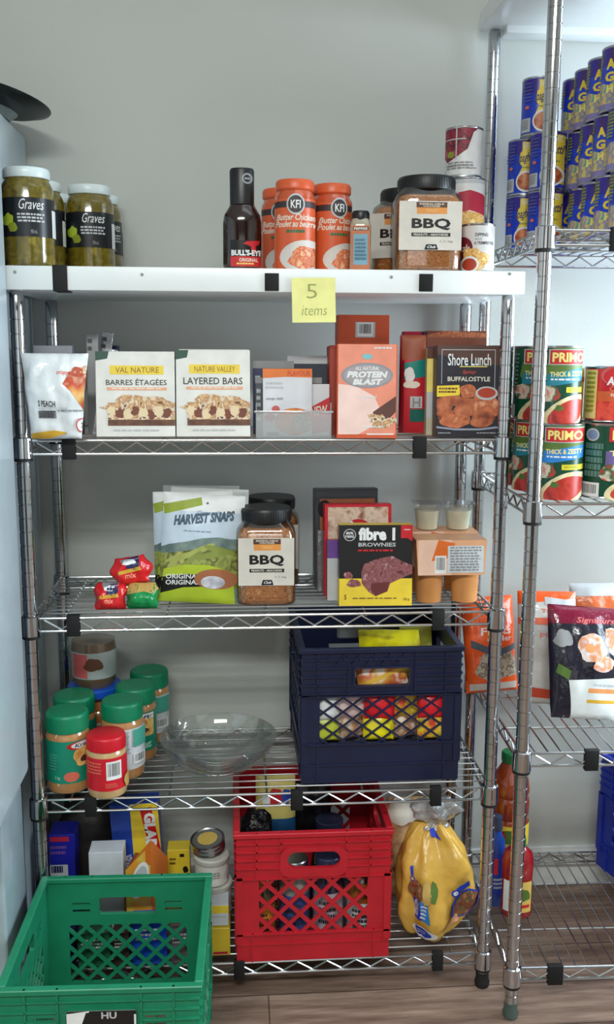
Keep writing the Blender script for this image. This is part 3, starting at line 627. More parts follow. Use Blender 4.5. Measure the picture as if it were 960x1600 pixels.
x, w_, z0, z1 = xw(664, 759, 527, 665, .095); carton('breading_carton', x, .095, S2, w_, z1-S2, .035, mixb, Art().rect(.05, .10, .9, .35, nvy).ell(.38, .13, .12, .04, wht), 'brown carton with a navy patch, directly behind the front ones', 'carton', gp, 0, 0, Art().rect(0, 0, 1, 1, M('print_sienna')))
x, w_, z0, z1 = xw(667, 720, 545, 672, .055); carton('breading_carton', x, .05, S2, w_, z1-S2, .028, M('carton_pale', (196, 188, 160), .4), Art().rect(0, .12, .35, .5, pyel).rect(0, .5, .35, .8, lgry).rect(0, 0, 1, .12, brn), 'pale yellow edged carton between the brown ones', 'carton', gp, radians(-3))
A = Art().poly([(0, 0), (1, 0), (1, 1), (0, 1)], M('label_night', (44, 42, 50), .35)).poly([(0, 0), (1, 0), (1, .22), (0, .10)], M('print_umber', (84, 54, 46))).rect(.07, .045, .93, .052, lgry).rect(.07, .045, .078, .42, lgry).rect(.922, .045, .93, .55, lgry)
A.text('Shore Lunch', .17, .09, .86, .22, wht, bold=.01).rect(.36, .225, .80, .235, pyel).text('Spicy', .40, .27, .63, .315, M('print_flame', (190, 70, 50)), shear=.3).text('BUFFALOSTYLE', .17, .34, .85, .39, cream, bold=.02)
for cx, cy, rx_, ry_, sd in ((.13, .62, .15, .08, 1), (.5, .50, .14, .07, 2), (.28, .60, .12, .07, 9), (.5, .68, .22, .11, 3), (.78, .68, .22, .16, 4), (.12, .74, .14, .08, 5), (.32, .82, .24, .07, 6), (.74, .80, .20, .09, 7)): A.blob(cx, cy, rx_, ry_, (fried, BL('fried_dark', [(120, 56, 36), (180, 98, 62), (210, 130, 92)], 42, .4))[sd % 2], sd)
A.ell(.80, .52, .18, .075, lgry).ell(.80, .515, .145, .055, M('dip_red')).poly([(0, .44), (.36, .43), (.37, .54), (0, .56)], yel).lines(.03, .46, .33, .53, 2, brn, 4).poly([(0, .88), (.3, .905), (.7, .905), (1, .88), (1, .90), (.7, .925), (.3, .925), (0, .90)], M('plate_grey', (150, 155, 175))).lines(.65, .95, .98, .965, 1, lgry, 3).lines(.03, .95, .25, .965, 1, lgry, 3)
x, w_, z0, z1 = xw(683, 780, 541, 672, .01); carton('breading_carton', x, .005, S2, w_, z1-S2, .038, M('carton_night', (50, 44, 46), .35), A, 'dark carton with fried chicken and a dip bowl printed, at the front right', 'carton', gp, radians(-3), radians(-1), Art().rect(0, 0, 1, 1, M('carton_edge', (90, 74, 70))))

# ================================================================== UNIT 1, SHELF 3
def candy(x, y, z, w_, h, m1, m2, label, ry, seed):
    A = Art().poly([(.25, 0), (.8, 0), (.75, .14), (.3, .2)], M('foil_light', (190, 190, 196), .25, .5)).poly([(.42, .08), (.74, .04), (.76, .36), (.62, .52), (.42, .42)], m2).blob(.5, .22, .16, .10, wht, seed).poly([(.2, .5), (.75, .42), (.78, .55), (.2, .62)], M('print_gold')).text('mix', .35, .6, .62, .78, salm, shear=.2)
    return bag('candy_bag', x, y, z, w_, h, .022, m1, A, label, 'candy bag', 'small candy bags on the third shelf', (radians(-14), ry, 0), .013, seed, lambda t: .80+.20*sin(pi*t)+.10*sin(9*t+seed), .6, 44, Tb=.014)
rp = M('bag_red', (214, 30, 36), .2, bump=.3, bscale=50); gpl = M('bag_green', (16, 140, 74), .2, bump=.3, bscale=50)
x, w_, z0, z1 = xw(146, 198, 905, 955, .035); candy(x, .035, S3+.003, w_, .052, rp, nvy, 'small red candy bag lying lowest at the left', 0, 1)
x, w_, z0, z1 = xw(197, 248, 910, 955, .035); bag('candy_bag', x, .038, S3+.003, w_, .050, .020, gpl, Art().poly([(0, 0), (1, 0), (1, .25), (.8, .42), (.55, .34), (0, .46)], M('print_tan', (196, 160, 90))), 'small green and tan candy bag below the leaning red one', 'candy bag', 'small candy bags on the third shelf', (radians(-14), 0, 0), .012, 5, lambda t: .85+.15*sin(pi*t)+.06*sin(11*t), .6, 44, Tb=.014)
x, w_, z0, z1 = xw(177, 240, 872, 922, .05); candy(x, .052, S3+.048, w_, .054, rp, nvy, 'red candy bag resting on top of the other two small bags', radians(-9), 3)
# snap pea bags
A = Art().rect(0, 0, 1, 1, M('bag_sky', (196, 212, 226), .3)).rect(0, 0, 1, .16, wht).poly([(.0, .11), (.46, .03), (.48, .10), (.02, .20)], M('print_moss', (150, 166, 40)))
hill = BL('hills', [(90, 112, 110), (130, 148, 140)], 50); peas = BL('snap_peas', [(110, 120, 50), (160, 168, 88), (84, 92, 44), (186, 186, 110)], 36, .3)
A.text('Green Pea', .42, .15, .78, .185, M('print_slate', (120, 150, 170))).text('HARVEST SNAPS', .14, .205, .88, .30, M('print_steel', (60, 84, 106)), bold=.06, slant=-.07, shear=.15).lines(.26, .335, .66, .355, 1, M('print_slate'), 6)
A.poly([(0, .50), (.1, .47), (.3, .44), (.5, .40), (.7, .385), (.85, .40), (1, .39), (1, 1), (0, 1)], hill).poly([(0, .56), (.25, .53), (.6, .48), (1, .50), (1, .85), (0, .9)], peas)
for i, (cx, cy, rx_, ro) in enumerate(((.30, .57, .24, -.25), (.62, .55, .28, -.15), (.45, .52, .22, -.35), (.72, .50, .2, .15), (.15, .66, .16, -.8), (.35, .62, .18, -.6))): A.ell(cx, cy, rx_, .028, M('pea_light', (168, 176, 92)) if i % 2 == 0 else M('pea_mid', (134, 146, 66)), ro)
A.poly([(.05, .70), (.3, .65), (.6, .64), (.9, .70), (.95, 1), (.0, 1)], lime).poly([(0, .78), (.3, .735), (.56, .73), (.58, .84), (.3, .86), (.0, .93)], pblk).text('ORIGINAL', .08, .745, .50, .79, wht, slant=-.02, bold=.02).text('ORIGINAL', .08, .80, .50, .845, wht, slant=-.02, bold=.02)
A.ell(.70, .77, .27, .095, M('dip_bowl', (170, 106, 70))).ell(.66, .80, .15, .06, BL('dip_salt', [(170, 170, 180), (225, 225, 232)], 60)).ell(.54, .08, .012, .010, dgr)
pb = M('bag_lime', (170, 190, 52), .25, bump=.2)
gp = 'snap pea bags on the third shelf'
x, w_, z0, z1 = xw(243, 375, 762, 930, .075); hB = .213
b0 = bag('snap_pea_bag', x, .075, S3+.004, w_*.97, hB, .018, pb, A, 'front snap pea bag with green pods and a dip bowl printed', 'snack bag', gp, (radians(-7), radians(4), radians(1)), .003, 2, None, .5, 22, Tb=.010)
for (a, c, Y, ry, l) in ((238, 735, .115, -1, 'snap pea bag peeking up just behind the front one'), (254, 736, .155, 3, 'snap pea bag third from the front, showing at the right'), (246, 727, .195, 1, 'snap pea bag at the very back of the four')):
    x, w_, z0, z1 = xw(a, a+132, c, 930, Y); dup(b0, (x, Y, S3+.004), l, (radians(-7), radians(ry), 0))
# peanut jars on shelf 3
x, w_, z0, z1 = xw(371, 463, 776, 935, .045); p = onz(417, 932, S3); y = p.y+.045
nut = nut_jar(x, .108, S3, w_*1.03, .188, 'square barbecue peanut jar standing beside the snap pea bags', facing(x, .09)+.02)
p = at(424, 800, .25); dup(nut, (p.x, .25, S3), 'square barbecue peanut jar hidden behind the one by the snap pea bags', (0, 0, .0))
# brownie group
gp = 'baking cartons on the third shelf'
x, w_, z0, z1 = xw(493, 592, 766, 880, .19); carton('baking_carton', x, .19, S3, w_, z1-S3, .035, M('carton_slate', (62, 66, 72), .35), Art().rect(.08, .10, .95, 1, M('print_terracotta', (176, 104, 66))).ell(.15, .2, .11, .09, pblk).text('NUTMEG', .36, .14, .7, .19, brn).text('VANILLA', .36, .21, .86, .27, brn), 'slate and terracotta carton at the back of the baking cartons', 'carton', gp, radians(-3), radians(3))
x, w_, z0, z1 = xw(497, 560, 830, 905, .16); carton('baking_carton', x, .16, S3, w_, z1-S3, .016, foil, None, 'silver foil edged packet left of the red baking carton', 'carton', gp, radians(-4), radians(4))
A = Art().rect(.05, .03, .95, .6, BL('cookie_print', [(150, 90, 70), (226, 200, 180), (190, 140, 110)], 40)).ell(.5, .36, .25, .20, red).text('Betty', .36, .18, .62, .30, wht, shear=.2).text('Crocker', .30, .32, .70, .43, wht, shear=.2).rect(0, .62, 1, 1, red).rect(.04, .64, .3, 1, M('print_tan'))
x, w_, z0, z1 = xw(508, 613, 791, 920, .115); carton('baking_carton', x, .115, S3, w_, z1-S3, .035, M('carton_red', (200, 30, 50), .35), A, 'red baking carton with an oval logo behind the brownie carton', 'carton', gp, radians(-4), radians(1))
A = Art().rect(0, 0, .35, .32, M('print_violet')).rect(0, .30, .35, .42, lgry).rect(0, .42, .35, 1, lgry)
x, w_, z0, z1 = xw(512, 560, 846, 920, .085); carton('baking_carton', x, .085, S3, w_, z1-S3, .022, M('carton_ruby', (176, 30, 50), .35), A, 'narrow white and violet carton squeezed behind the brownie carton', 'carton', gp, radians(-4), radians(1))
brow = BL('brownie_print', [(96, 44, 44), (150, 92, 96), (120, 62, 64), (186, 140, 142)], 70)
A = Art().rect(0, 0, 1, .66, pblk).rect(0, .66, 1, 1, yel).poly([(.84, 0), (1, 0), (1, .20), (.93, .16), (.84, .16)], red).lines(.88, .05, .98, .07, 1, wht, 2).ell(.14, .12, .085, .075, lgry).ell(.14, .12, .075, .066, pblk).text('80%', .09, .08, .19, .115, wht).text('FIBRE', .08, .125, .20, .155, wht)
A.text('fibre 1', .26, .03, .76, .19, wht, bold=.05).text('BROWNIES', .26, .215, .77, .265, lgry).lines(.25, .30, .77, .34, 1, red, 3).poly([(.30, .58), (.34, .48), (.5, .42), (.72, .38), (.85, .44), (1, .50), (1, .60), (.84, .66), (.70, .72), (.66, .82), (.50, .88), (.40, .82), (.31, .72)], brow)
A.poly([(.44, .72), (.68, .70), (.66, .82), (.50, .88), (.43, .80)], M('brownie_face', (100, 40, 42))).blob(.12, .62, .06, .04, brow, 2).blob(.20, .72, .09, .05, brow, 3).text('5', .07, .86, .10, .92, brn).lines(.18, .90, .84, .92, 1, brn, 3).text('125 g', .88, .90, .96, .94, brn)
x, w_, z0, z1 = xw(531, 645, 829, 937, .035)
carton('brownie_carton', x, .035, S3, w_, z1-S3+.006, .042, M('carton_black', (26, 24, 26), .35), A, 'black and yellow carton with a brownie picture, at the front of the third shelf', 'carton', gp, radians(-4), radians(-2), Art().rect(0, .66, 1, 1, yel), Art().rect(0, 0, 1, 1, yel))
# pudding cups
cupo = M('pudding_caramel', (206, 140, 80), .35); cupw = M('pudding_vanilla', (250, 247, 222), .4)
cupp = CLEAR('cup_plastic', (250, 249, 246), .04, .1, milky=.10)
def cup(b, cx, cy, z, r, h, m):
    b.lathe([(r*.74, z), (r*.80, z+.001), (r*.97, z+h-.003), (r*1.03, z+h-.002), (r*1.03, z+h)], m, 28, T=Matrix.Translation((cx, cy, 0)))
def cup_pack(x, y, z, w_, rz, label, h=.068):
    t = thing('pudding_cup_pack', (x, y, z), label, 'pudding cups', 'sleeved packs of caramel pudding cups', (0, 0, rz))
    for i in (-1, 1):
        b = MB(); cup(b, i*w_*.27, .035, 0, w_*.235, h, cupo); b.build('pudding_cup', t)
    b = MB(); b.rbox(-w_/2, w_/2, 0, .068, h, h+.0015, .0005, M('foil_lid', (200, 200, 205), .3, .7), 1); b.build('foil_lid', t)
    b = MB(); sl = M('sleeve_peach', (226, 168, 128), .4)
    b.add([(-w_*.49, -.004, h*.48), (w_*.49, -.004, h*.48), (w_*.52, .0, h+.003), (-w_*.52, .0, h+.003), (-w_*.52, .070, h+.003), (w_*.52, .070, h+.003), (w_*.49, .074, h*.48), (-w_*.49, .074, h*.48)], [(0, 1, 2, 3), (3, 2, 5, 4), (4, 5, 6, 7)], sl)
    A = Art().rect(.0, .0, .5, 1, M('sleeve_light', (232, 190, 168))).poly([(.3, 0), (.55, .1), (.5, .5), (.2, .6)], org).rect(.02, .15, .2, .85, M('sleeve_light')).barcode(.25, .45, .42, .95).rect(.44, .17, .98, .93, M('label_pale', (206, 212, 216))).lines(.47, .2, .95, .9, 9, gry, 7)
    A.emit(b, w_*.98, h*.55, lambda a, c, q: (a, -.004+(c/(h*.55))*.004-q, h*.48+c), base=.0006); b.build('card_sleeve', t); return t
x, w_, z0, z1 = xw(652, 758, 848, 935, .045); hP = z1-S3+.002; c0 = cup_pack(x, .045, S3, w_, 0, 'caramel pudding cup pack with a peach sleeve at the shelf front', z1-S3+.002)
x2, w2, z0, z1 = xw(640, 746, 838, 935, .13); c1 = dup(c0, (x2, .130, S3), 'caramel pudding cup pack standing behind the front pack')
zc = S3+hP+.0055
for i, (u0, u1) in enumerate(((646, 690), (693, 739))):
    x, w_, z0, z1 = xw(u0, u1, 791, 836, .165); t = thing('pudding_cup', (x, .166, zc-.002), 'pale vanilla pudding cup %s on the peach sleeved pack' % ('standing at the left' if i == 0 else 'standing at the right'), 'pudding cup', 'vanilla pudding cups')
    b = MB(); b.lathe([(w_*.34, .001), (w_*.36, .002), (w_*.43, .040)], cupw, 32); b.build('pudding', t)
    b = MB(); b.lathe([(w_*.36, 0), (w_*.37, .001), (w_*.475, .052), (w_*.51, .053), (w_*.51, .0545)], cupp, 32, cap1=False); b.build('clear_cup', t)
    b = MB(); b.rbox(-w_*.52, w_*.52, -w_*.5, w_*.5, .0545, .0555, .0004, CLEAR('lid_film', (245, 246, 246), .12, .15, milky=.15), 1); b.build('film_lid', t)

# ================================================================== UNIT 1, SHELF 4
pbm = M('peanut_butter', (186, 134, 84), .15, coat=.9); lidg = M('lid_green', (8, 128, 88), .4); labg = M('label_green', (20, 140, 112), .35)
toast = BL('toast_print', [(200, 130, 50), (240, 200, 120), (160, 90, 30)], 45)
A_g = Art().ell(.80, .12, .34, .10, red).ell(.86, .115, .30, .08, wht).text('Kraft', .64, .07, 1.0, .16, M('print_navy'), shear=.2, bold=.02).blob(.86, .40, .26, .22, toast, 2).blob(.86, .46, .10, .08, M('print_umber'), 4)
A_g.ell(.55, .84, .17, .12, M('print_coral')).text('1 kg', .20, .82, .30, .92, M('print_mint', (170, 215, 195))).text('g', .90, .78, .99, .92, M('print_mint')).lines(.10, .3, .26, .7, 6, M('print_sage', (70, 160, 140)), 4)
A_n = Art().rect(.30, -.02, 1.0, 1.04, M('label_pale')).lines(.36, .06, .66, .6, 12, gry, 3).rect(.72, .02, .98, .44, M('print_sage')).barcode(.72, .6, .96, .86)
def pb(x, y, z, r, h, label, lid, lab, art, group, rz, name='peanut_butter_jar', content=None):
    t = thing(name, (x, y, z), label, 'peanut butter jar', group, (0, 0, rz))
    b = MB(); b.lathe([(r*.86, 0), (r*.95, .003), (r, .012), (r, h*.70), (r*.95, h*.745), (r*.88, h*.775), (r*.86, h*.80)], content or pbm, 48); b.build('jar', t)
    b = MB(); pr = [(r*.94, h*.775), (r*.965, h*.78), (r*.965, h*.965), (r*.93, h*.99), (r*.88, h), (.0001, h)]; b.lathe(pr, lid, 48)
    for i in range(64): b.box(-.0006, .0006, r*.96, r*.972, h*.785, h*.96, lid, Matrix.Rotation(2*pi*i/64, 4, 'Z'))
    b.build('screw_lid', t)
    b = MB(); b.lathe([(r+.0004, h*.15), (r+.0004, h*.69)], lab, 64, cap0=False, cap1=False); art.emit(b, 2*r, h*.54, cylm(r), z0=h*.15, step=(r*.07, None), base=.0009); b.build('paper_label', t); return t
gp = 'green lidded peanut butter jars'
p = onz(103, 1222, S4); x, w_, z0, z1 = xw(69, 139, 1085, 1230, .04); rj = w_/2; hj = .158
g0 = pb(x, .055, S4, rj, hj, 'green lidded peanut butter jar at the front left corner of the fourth shelf', lidg, labg, A_g, gp, facing(x, .045))
x = at(111, 1130, .135).x; dup(g0, (x+.006, .146, S4), 'green lidded peanut butter jar right behind the front left one', (0, 0, -.9))
x = at(190, 1140, .09).x; g2 = pb(x, .108, S4, rj, hj, 'green lidded peanut butter jar turned to its white nutrition label', lidg, labg, A_n, gp, facing(x, .09), content=pbm)
x = at(208, 1110, .18).x; dup(g0, (x+.004, .195, S4), 'green lidded peanut butter jar in the middle of the row of three going back', (0, 0, -.45))
x = at(229, 1090, .27).x; dup(g2, (x+.005, .290, S4), 'green lidded peanut butter jar farthest back, nearest the glass bowl', (0, 0, -.1))
x, w_, z0, z1 = xw(132, 196, 1132, 1242, .0)
A_r = Art().barcode(.48, .10, .84, .66).lines(.05, .12, .4, .5, 4, M('print_coral'), 3).lines(.45, .76, .75, .9, 3, M('print_coral'), 5).blob(1.0, .8, .12, .22, M('print_tan'), 2)
pb(x, .024, S4, w_/2, .122, 'small red lidded peanut butter jar at the shelf front, before the green ones', M('lid_red', (206, 22, 40), .4), M('label_red2', (206, 28, 44), .35), A_r, None, facing(x, 0), content=M('peanut_butter_pale', (196, 160, 112), .15, coat=.9))
# stacked jars at the back with a blue lid
x = at(152, 1070, .235).x; rb = .047
t = pb(x, .235, S4, rb*.9, .128, 'plain peanut butter jar standing under the upside-down blue lidded jar', M('lid_orange', (190, 110, 60), .4), M('label_orange_brown', (190, 110, 60), .4), Art().lines(.2, .2, .8, .8, 4, cream, 3), None, 0, 'peanut_butter_jar')
zz = S4+.1285; t = thing('spread_jar', (x-.005, .235, zz), 'upside-down spread jar with a bright blue lid, stacked at the back left', 'spread jar')
b = MB(); b.lathe([(.0001, 0), (rb*1.15, 0), (rb*1.22, .003), (rb*1.22, .017), (rb*1.16, .020), (rb*.8, .020)], M('lid_blue', (22, 84, 190), .35), 48); b.build('screw_lid', t)
b = MB(); b.lathe([(rb*.86, .0195), (rb*.96, .030), (rb*1.0, .045), (rb*1.0, .105), (rb*.96, .118), (.0001, .120)], M('spread_brown', (98, 80, 62), .12, coat=1), 48); b.build('jar', t)
b = MB(); b.lathe([(rb+.0005, .043), (rb+.0005, .100)], M('label_silver', (160, 168, 166), .3), 56, cap0=False, cap1=False)
Art().rect(.1, .05, .42, .95, M('print_rose')).blob(.55, .45, .2, .25, brn, 3).emit(b, 2*rb, .057, cylm(rb), z0=.043, step=(.004, None), base=.001); b.build('paper_label', t)
# glass bowl
x, w_, _, _ = xw(250, 433, 1130, 1200, .13); t = thing('glass_bowl', (x, .120, S4), 'clear glass bowl standing empty on the fourth shelf', 'bowl')
R_ = w_/2; H_ = .072; b = MB(); pr = [(.0001, .003), (R_*.30, .003), (R_*.34, 0), (R_*.40, .002), (R_*.62, .014), (R_*.84, .036), (R_*.96, .060), (R_, H_), (R_*.985, H_+.0015), (R_*.965, H_), (R_*.93, .061), (R_*.81, .040), (R_*.60, .019), (R_*.38, .0075), (.0001, .006)]
b.lathe(pr, glass, 72, cap0=False, cap1=False); b.build('bowl_body', t)
b = MB()
for k, (rr, zz) in enumerate(((R_*.70, .0205), (R_*.88, .0445))):
    for i in range(28):
        a = 2*pi*(i+.5*(k % 2))/36; b.lathe([(.0001, -.0022), (.0035, -.0012), (.0048, 0), (.0035, .0012), (.0001, .0022)], glass, 8, T=Matrix.Translation((rr*cos(a), rr*sin(a), zz)) @ Matrix.Rotation(a, 4, 'Z') @ Matrix.Rotation(radians(-50), 4, 'Y'))
b.lathe([(.0001, .0072), (R_*.22, .0072), (R_*.24, .0066)], CLEAR('glass_foot', (225, 240, 235), .2, .1, milky=.5), 40, cap0=False, cap1=False); b.build('pressed_pattern', t)

# ================================================================== MILK CRATES
def stad(cx, cz, w_, h, r, n=6):
    P = []
    for sx, sz, a0 in ((1, -1, -90), (1, 1, 0), (-1, 1, 90), (-1, -1, 180)):
        for i in range(n+1): a = radians(a0+90*i/n); P.append((cx+sx*(w_/2-r)+r*cos(a), cz+sz*(h/2-r)+r*sin(a)))
    return P
def clip(poly, x0, x1, z0, z1):
    for ax, lim, sg in ((0, x0, 1), (0, x1, -1), (1, z0, 1), (1, z1, -1)):
        out = []
        for i in range(len(poly)):
            p, q = poly[i-1], poly[i]; dp, dq = (p[ax]-lim)*sg, (q[ax]-lim)*sg
            if dp*dq < 0: k = dp/(dp-dq); out.append((p[0]+(q[0]-p[0])*k, p[1]+(q[1]-p[1])*k))
            if dq >= 0: out.append(q)
        poly = out
        if len(poly) < 3: return []
    return poly
def crate(loc, rz, W, D, H, m, label, cat, style, front_extra=None):
    t = thing('milk_crate', loc, label, cat, None, (0, 0, rz))
    th = .004
    def wall(L, name, T):
        b = MB(); mx = .045 if style != 'blue' else .036
        lz0, lz1 = H*(.225 if style != 'blue' else .30), H*.655
        hw, hh, hz = L*.34, H*.125, H*.79
        hole = stad(0, hz, hw, hh, hh*.49 if style == 'red' else .006)
        top = [(-L/2, lz1), (L/2, lz1), (L/2, H-.002), (-L/2, H-.002)]
        loops = [top, hole]
        if style == 'green':
            for sx in (-1, 1):
                for k in range(2): loops.append(stad(sx*(hw/2+.035), hz-.006+.014*k-.004, .034, .007, .001))
        b.poly(loops, 0, th, m, T)
        b.box(-L/2, L/2, 0, th, 0, lz0, m, T)
        b.box(-L/2, -L/2+mx, 0, th, lz0, lz1, m, T); b.box(L/2-mx, L/2, 0, th, lz0, lz1, m, T)
        x0, x1 = -L/2+mx, L/2-mx; n = 5 if style != 'green' else 6; stp = (x1-x0)/n; wd = .0042 if style == 'red' else (.0022 if style == 'blue' else .0036); hL = lz1-lz0
        asp = hL/stp
        slope = 1.0 if style != 'blue' else .75
        run = hL/slope
        k = -8
        while k < 16:
            for s in (1, -1):
                xs = x0+k*stp*(1 if style != 'blue' else .8); q = wd*1.3
                pl_ = [(xs-q, lz0), (xs+q, lz0), (xs+run+q, lz1), (xs+run-q, lz1)] if s > 0 else [(xs+run-q, lz0), (xs+run+q, lz0), (xs+q, lz1), (xs-q, lz1)]
                c = clip(pl_, x0, x1, lz0, lz1)
                if c: b.poly([c], .0002 if s > 0 else 0, th-.0004*s, m, T)
            k += 1
        # ribs, rim, frames on the outside
        e_ = .0058 if L == W else -.004
        b.rbox(-L/2-e_, L/2+e_, -.006, th+.004, H-.010, H-(0 if L == W else .0004), .0015, m, 1, T)
        for i in range(1, 5 if style != 'blue' else 6):
            z = H-.007-i*(H*.062)
            for a, c in ((-L/2, -hw/2-.012), (hw/2+.012, L/2)) if abs(z-hz) < hh/2+.008 else ((-L/2, L/2),): b.box(a, c, -.0045, 0, z, z+.003, m, T)
        for xx in (-L/2+mx-.006, -hw/2-.014, hw/2+.011, L/2-mx+.003): b.box(xx, xx+.003, -.0045, 0, lz1, H, m, T)
        if style == 'red': b.poly([stad(0, hz-.005, hw+.03, hh+.028, hh*.6), stad(0, hz, hw, hh, hh*.49)], -.005, 0, m, T)
        else: b.poly([stad(0, hz, hw+.008, hh+.008, .008), stad(0, hz, hw, hh, .006)], -.005, 0, m, T)
        b.box(-L/2, L/2, -.004, 0, lz0-.004, lz0, m, T); b.box(-L/2, L/2, -.004, 0, lz1-.003, lz1, m, T); b.box(-L/2+.004, L/2-.004, -.0025, 0, .036, .040, m, T)
        for xx in (-L/2+.03, L/2-.033): b.box(xx, xx+.003, -.003, 0, 0, lz0, m, T)
        b.box(-L/2-.001, -L/2+.012, -.004, 0, .04, lz1, m, T); b.box(L/2-.012, L/2+.001, -.004, 0, .04, lz1, m, T)
        if style == 'blue' :
            for s in (1, -1):
                for k in range(-1, 6):
                    xs = -hw/2-.01+k*.03; z0_, z1_ = hz+hh/2+.006, H-.010
                    if z1_ > z0_ and xs < hw/2: b.poly([[(xs, z0_), (xs+.003, z0_), (xs+.003+.02*s, z1_), (xs+.02*s, z1_)]], -.004, 0, m, T)
        return b.build(name, t)
    wall(W, 'side_panel', Matrix.Translation((0, -D/2, 0)))
    wall(D-2*th, 'side_panel', Matrix.Translation((W/2, 0, 0)) @ Matrix.Rotation(pi/2, 4, 'Z'))
    wall(W, 'side_panel', Matrix.Translation((0, D/2, 0)) @ Matrix.Rotation(pi, 4, 'Z'))
    wall(D-2*th, 'side_panel', Matrix.Translation((-W/2, 0, 0)) @ Matrix.Rotation(-pi/2, 4, 'Z'))
    b = MB(); n = 9
    for i in range(n+1):
        x = -W/2+th+(W-2*th-.004)*i/n; b.box(x, x+.004, -D/2+th, D/2-th, .002, .007, m)
        y = -D/2+th+(D-2*th-.004)*i/n; b.box(-W/2+th, W/2-th, y, y+.004, .002, .0068, m)
    b.build('base_grid', t); return t
cr = M('crate_red', (184, 26, 40), .38, var=.05); cb = M('crate_blue', (19, 27, 58), .4, var=.06); cg = M('crate_green', (26, 128, 92), .42, var=.05)
xr = (at(362, 1400, -.005).x+at(617, 1400, -.005).x)/2
crate((xr, .150, S5), radians(0), .308, .305, .278, cr, 'red milk crate full of jars standing on the bottom shelf', 'milk crate', 'red')
xb = (at(470, 1100, .01).x+at(725, 1100, .01).x)/2
crate((xb, .190, S4), radians(.5), .318, .312, .280, cb, 'dark navy blue milk crate holding packets on the fourth shelf', 'milk crate', 'blue')
gcr = (-.279, -.190, 0)
crate(gcr, radians(-1.5), .318, .330, .288, cg, 'empty green milk crate on the floor in front of the shelving', 'milk crate', 'green')
# white shred and black sign on the green crate
p = onz(145, 1540, .009)
b = MB(); b.add([(-.012, 0, 0), (.012, .006, .004), (.004, .014, .016), (-.008, .012, .006)], [(0, 1, 2, 3)], wht); b.add([(-.012, .001, .0006), (.012, .007, .0046), (.004, .015, .0166), (-.008, .013, .0066)], [(3, 2, 1, 0)], wht)
tag(b.build('paper_scrap', loc=(-.30, -.30, .0072)), 'tiny white paper scrap lying inside the green crate', 'paper scrap')
x, w_, z0, z1 = xw(105, 214, 1577, 1640, -.362)
b = MB(); A = Art().poly([(0, .06), (.33, .0), (.22, .40), (.0, .5)], wht).poly([(.28, .04), (.95, .02), (1, .12), (1, 1), (.2, 1), (.2, .4)], pblk).text('HU', .50, .035, .72, .2, lgry, bold=.03).rect(.97, .1, 1.0, .9, wht)
b.rbox(-w_/2, w_/2, 0, .0015, 0, z1-z0, .0005, M('plate_dark', (24, 24, 26), .3), 1); A.emit(b, w_, z1-z0, flat(0))
tag(b.build('crate_sign', loc=(x, -.3655, z0), rot=(0, 0, radians(-1.5))), 'black and white sign stuck on the front of the green crate', 'sign')

# contents of the blue crate
ybag = M('bag_yellow', (226, 214, 20), .3, bump=.15)
zf = S4+.0075
def lying(x, y, z, w_, h, Tf, m, label, rot, seed, art=None, cat='packet', group=None, name='snack_packet'):
    return bag(name, x, y, z, w_, h, Tf, m, art, label, cat, group, rot, .004, seed, None, .5, 26)
gp = 'packets inside the blue crate'
lying(xb+.035, .11, S4+.205, .13, .12, .012, ybag, 'bright yellow packet lying on top inside the blue crate', (radians(-62), 0, radians(-4)), 2, Art().poly([(.1, .15), (.6, .3), (.5, .36), (.05, .2)], M('print_mustard', (190, 176, 30))), group=gp)
lying(xb+.105, .20, S4+.16, .07, .11, .012, M('bag_olive', (150, 150, 50), .35), 'olive yellow packet leaning at the right inside the blue crate', (radians(-20), 0, 0), 4, group=gp)
b = MB(); b.rbox(-.035, .035, 0, .09, 0, .05, .002, M('carton_grey', (150, 150, 148), .5)); tag(b.build('small_box', loc=(xb-.045, .2, S4+.16)), 'pale grey box far back inside the blue crate', 'box', gp)
bread = BL('bread_print', [(230, 214, 190), (206, 150, 60), (190, 80, 40), (240, 230, 215)], 30)
lying(xb+.010, .055, S4+.185, .10, .055, .014, bread, 'packet showing through the hand hole of the blue crate', (radians(-10), radians(-10), 0), 3, Art().poly([(0, .6), (1, .2), (1, .35), (0, .75)], M('print_gold')), group=gp)
R = random.Random(7)
cols = [M('pk_white', (220, 222, 224), .3), M('pk_pink', (226, 196, 196), .3), M('pk_red', (210, 26, 40), .3), BL('pk_mix', [(200, 60, 40), (230, 200, 60), (120, 90, 40)], 40, .3), ybag, BL('pk_mix2', [(226, 210, 190), (180, 120, 70), (220, 220, 230)], 40, .3), M('pk_lime', (190, 200, 60), .3)]
nm = ['white', 'pale pink', 'red', 'red and gold patterned', 'yellow', 'cream and tan patterned', 'lime']
place = ['at the far left', 'left of centre', 'near the centre', 'right of centre', 'at the far right']
for row in range(2):
    for i in range(5):
        k = [0, 1, 2, 3, 2, 6, 5, 4, 5, 3][row*5+i] if row == 0 else [6, 4, 5, 4, 3][i]
        k = [0, 1, 2, 3, 2][i] if row == 0 else [6, 5, 4, 5, 3][i]
        lying(xb-.112+.055*i, .045+.012*(i % 2), S4+(.128 if row == 0 else .085), .062, .052, .010, cols[k], '%s packet %s, %s row behind the blue lattice' % (nm[k], place[i], 'upper' if row == 0 else 'lower'), (radians(-8), radians(R.uniform(-12, 12)), 0), i+row*9, group=gp)
b = MB(); b.rbox(-.13, .13, -.11, .10, 0, .080, .006, M('carton_dim', (80, 84, 96), .6)); tag(b.build('packed_box', loc=(xb, .18, zf)), 'wide low grey box on the bottom of the blue crate', 'box', gp)

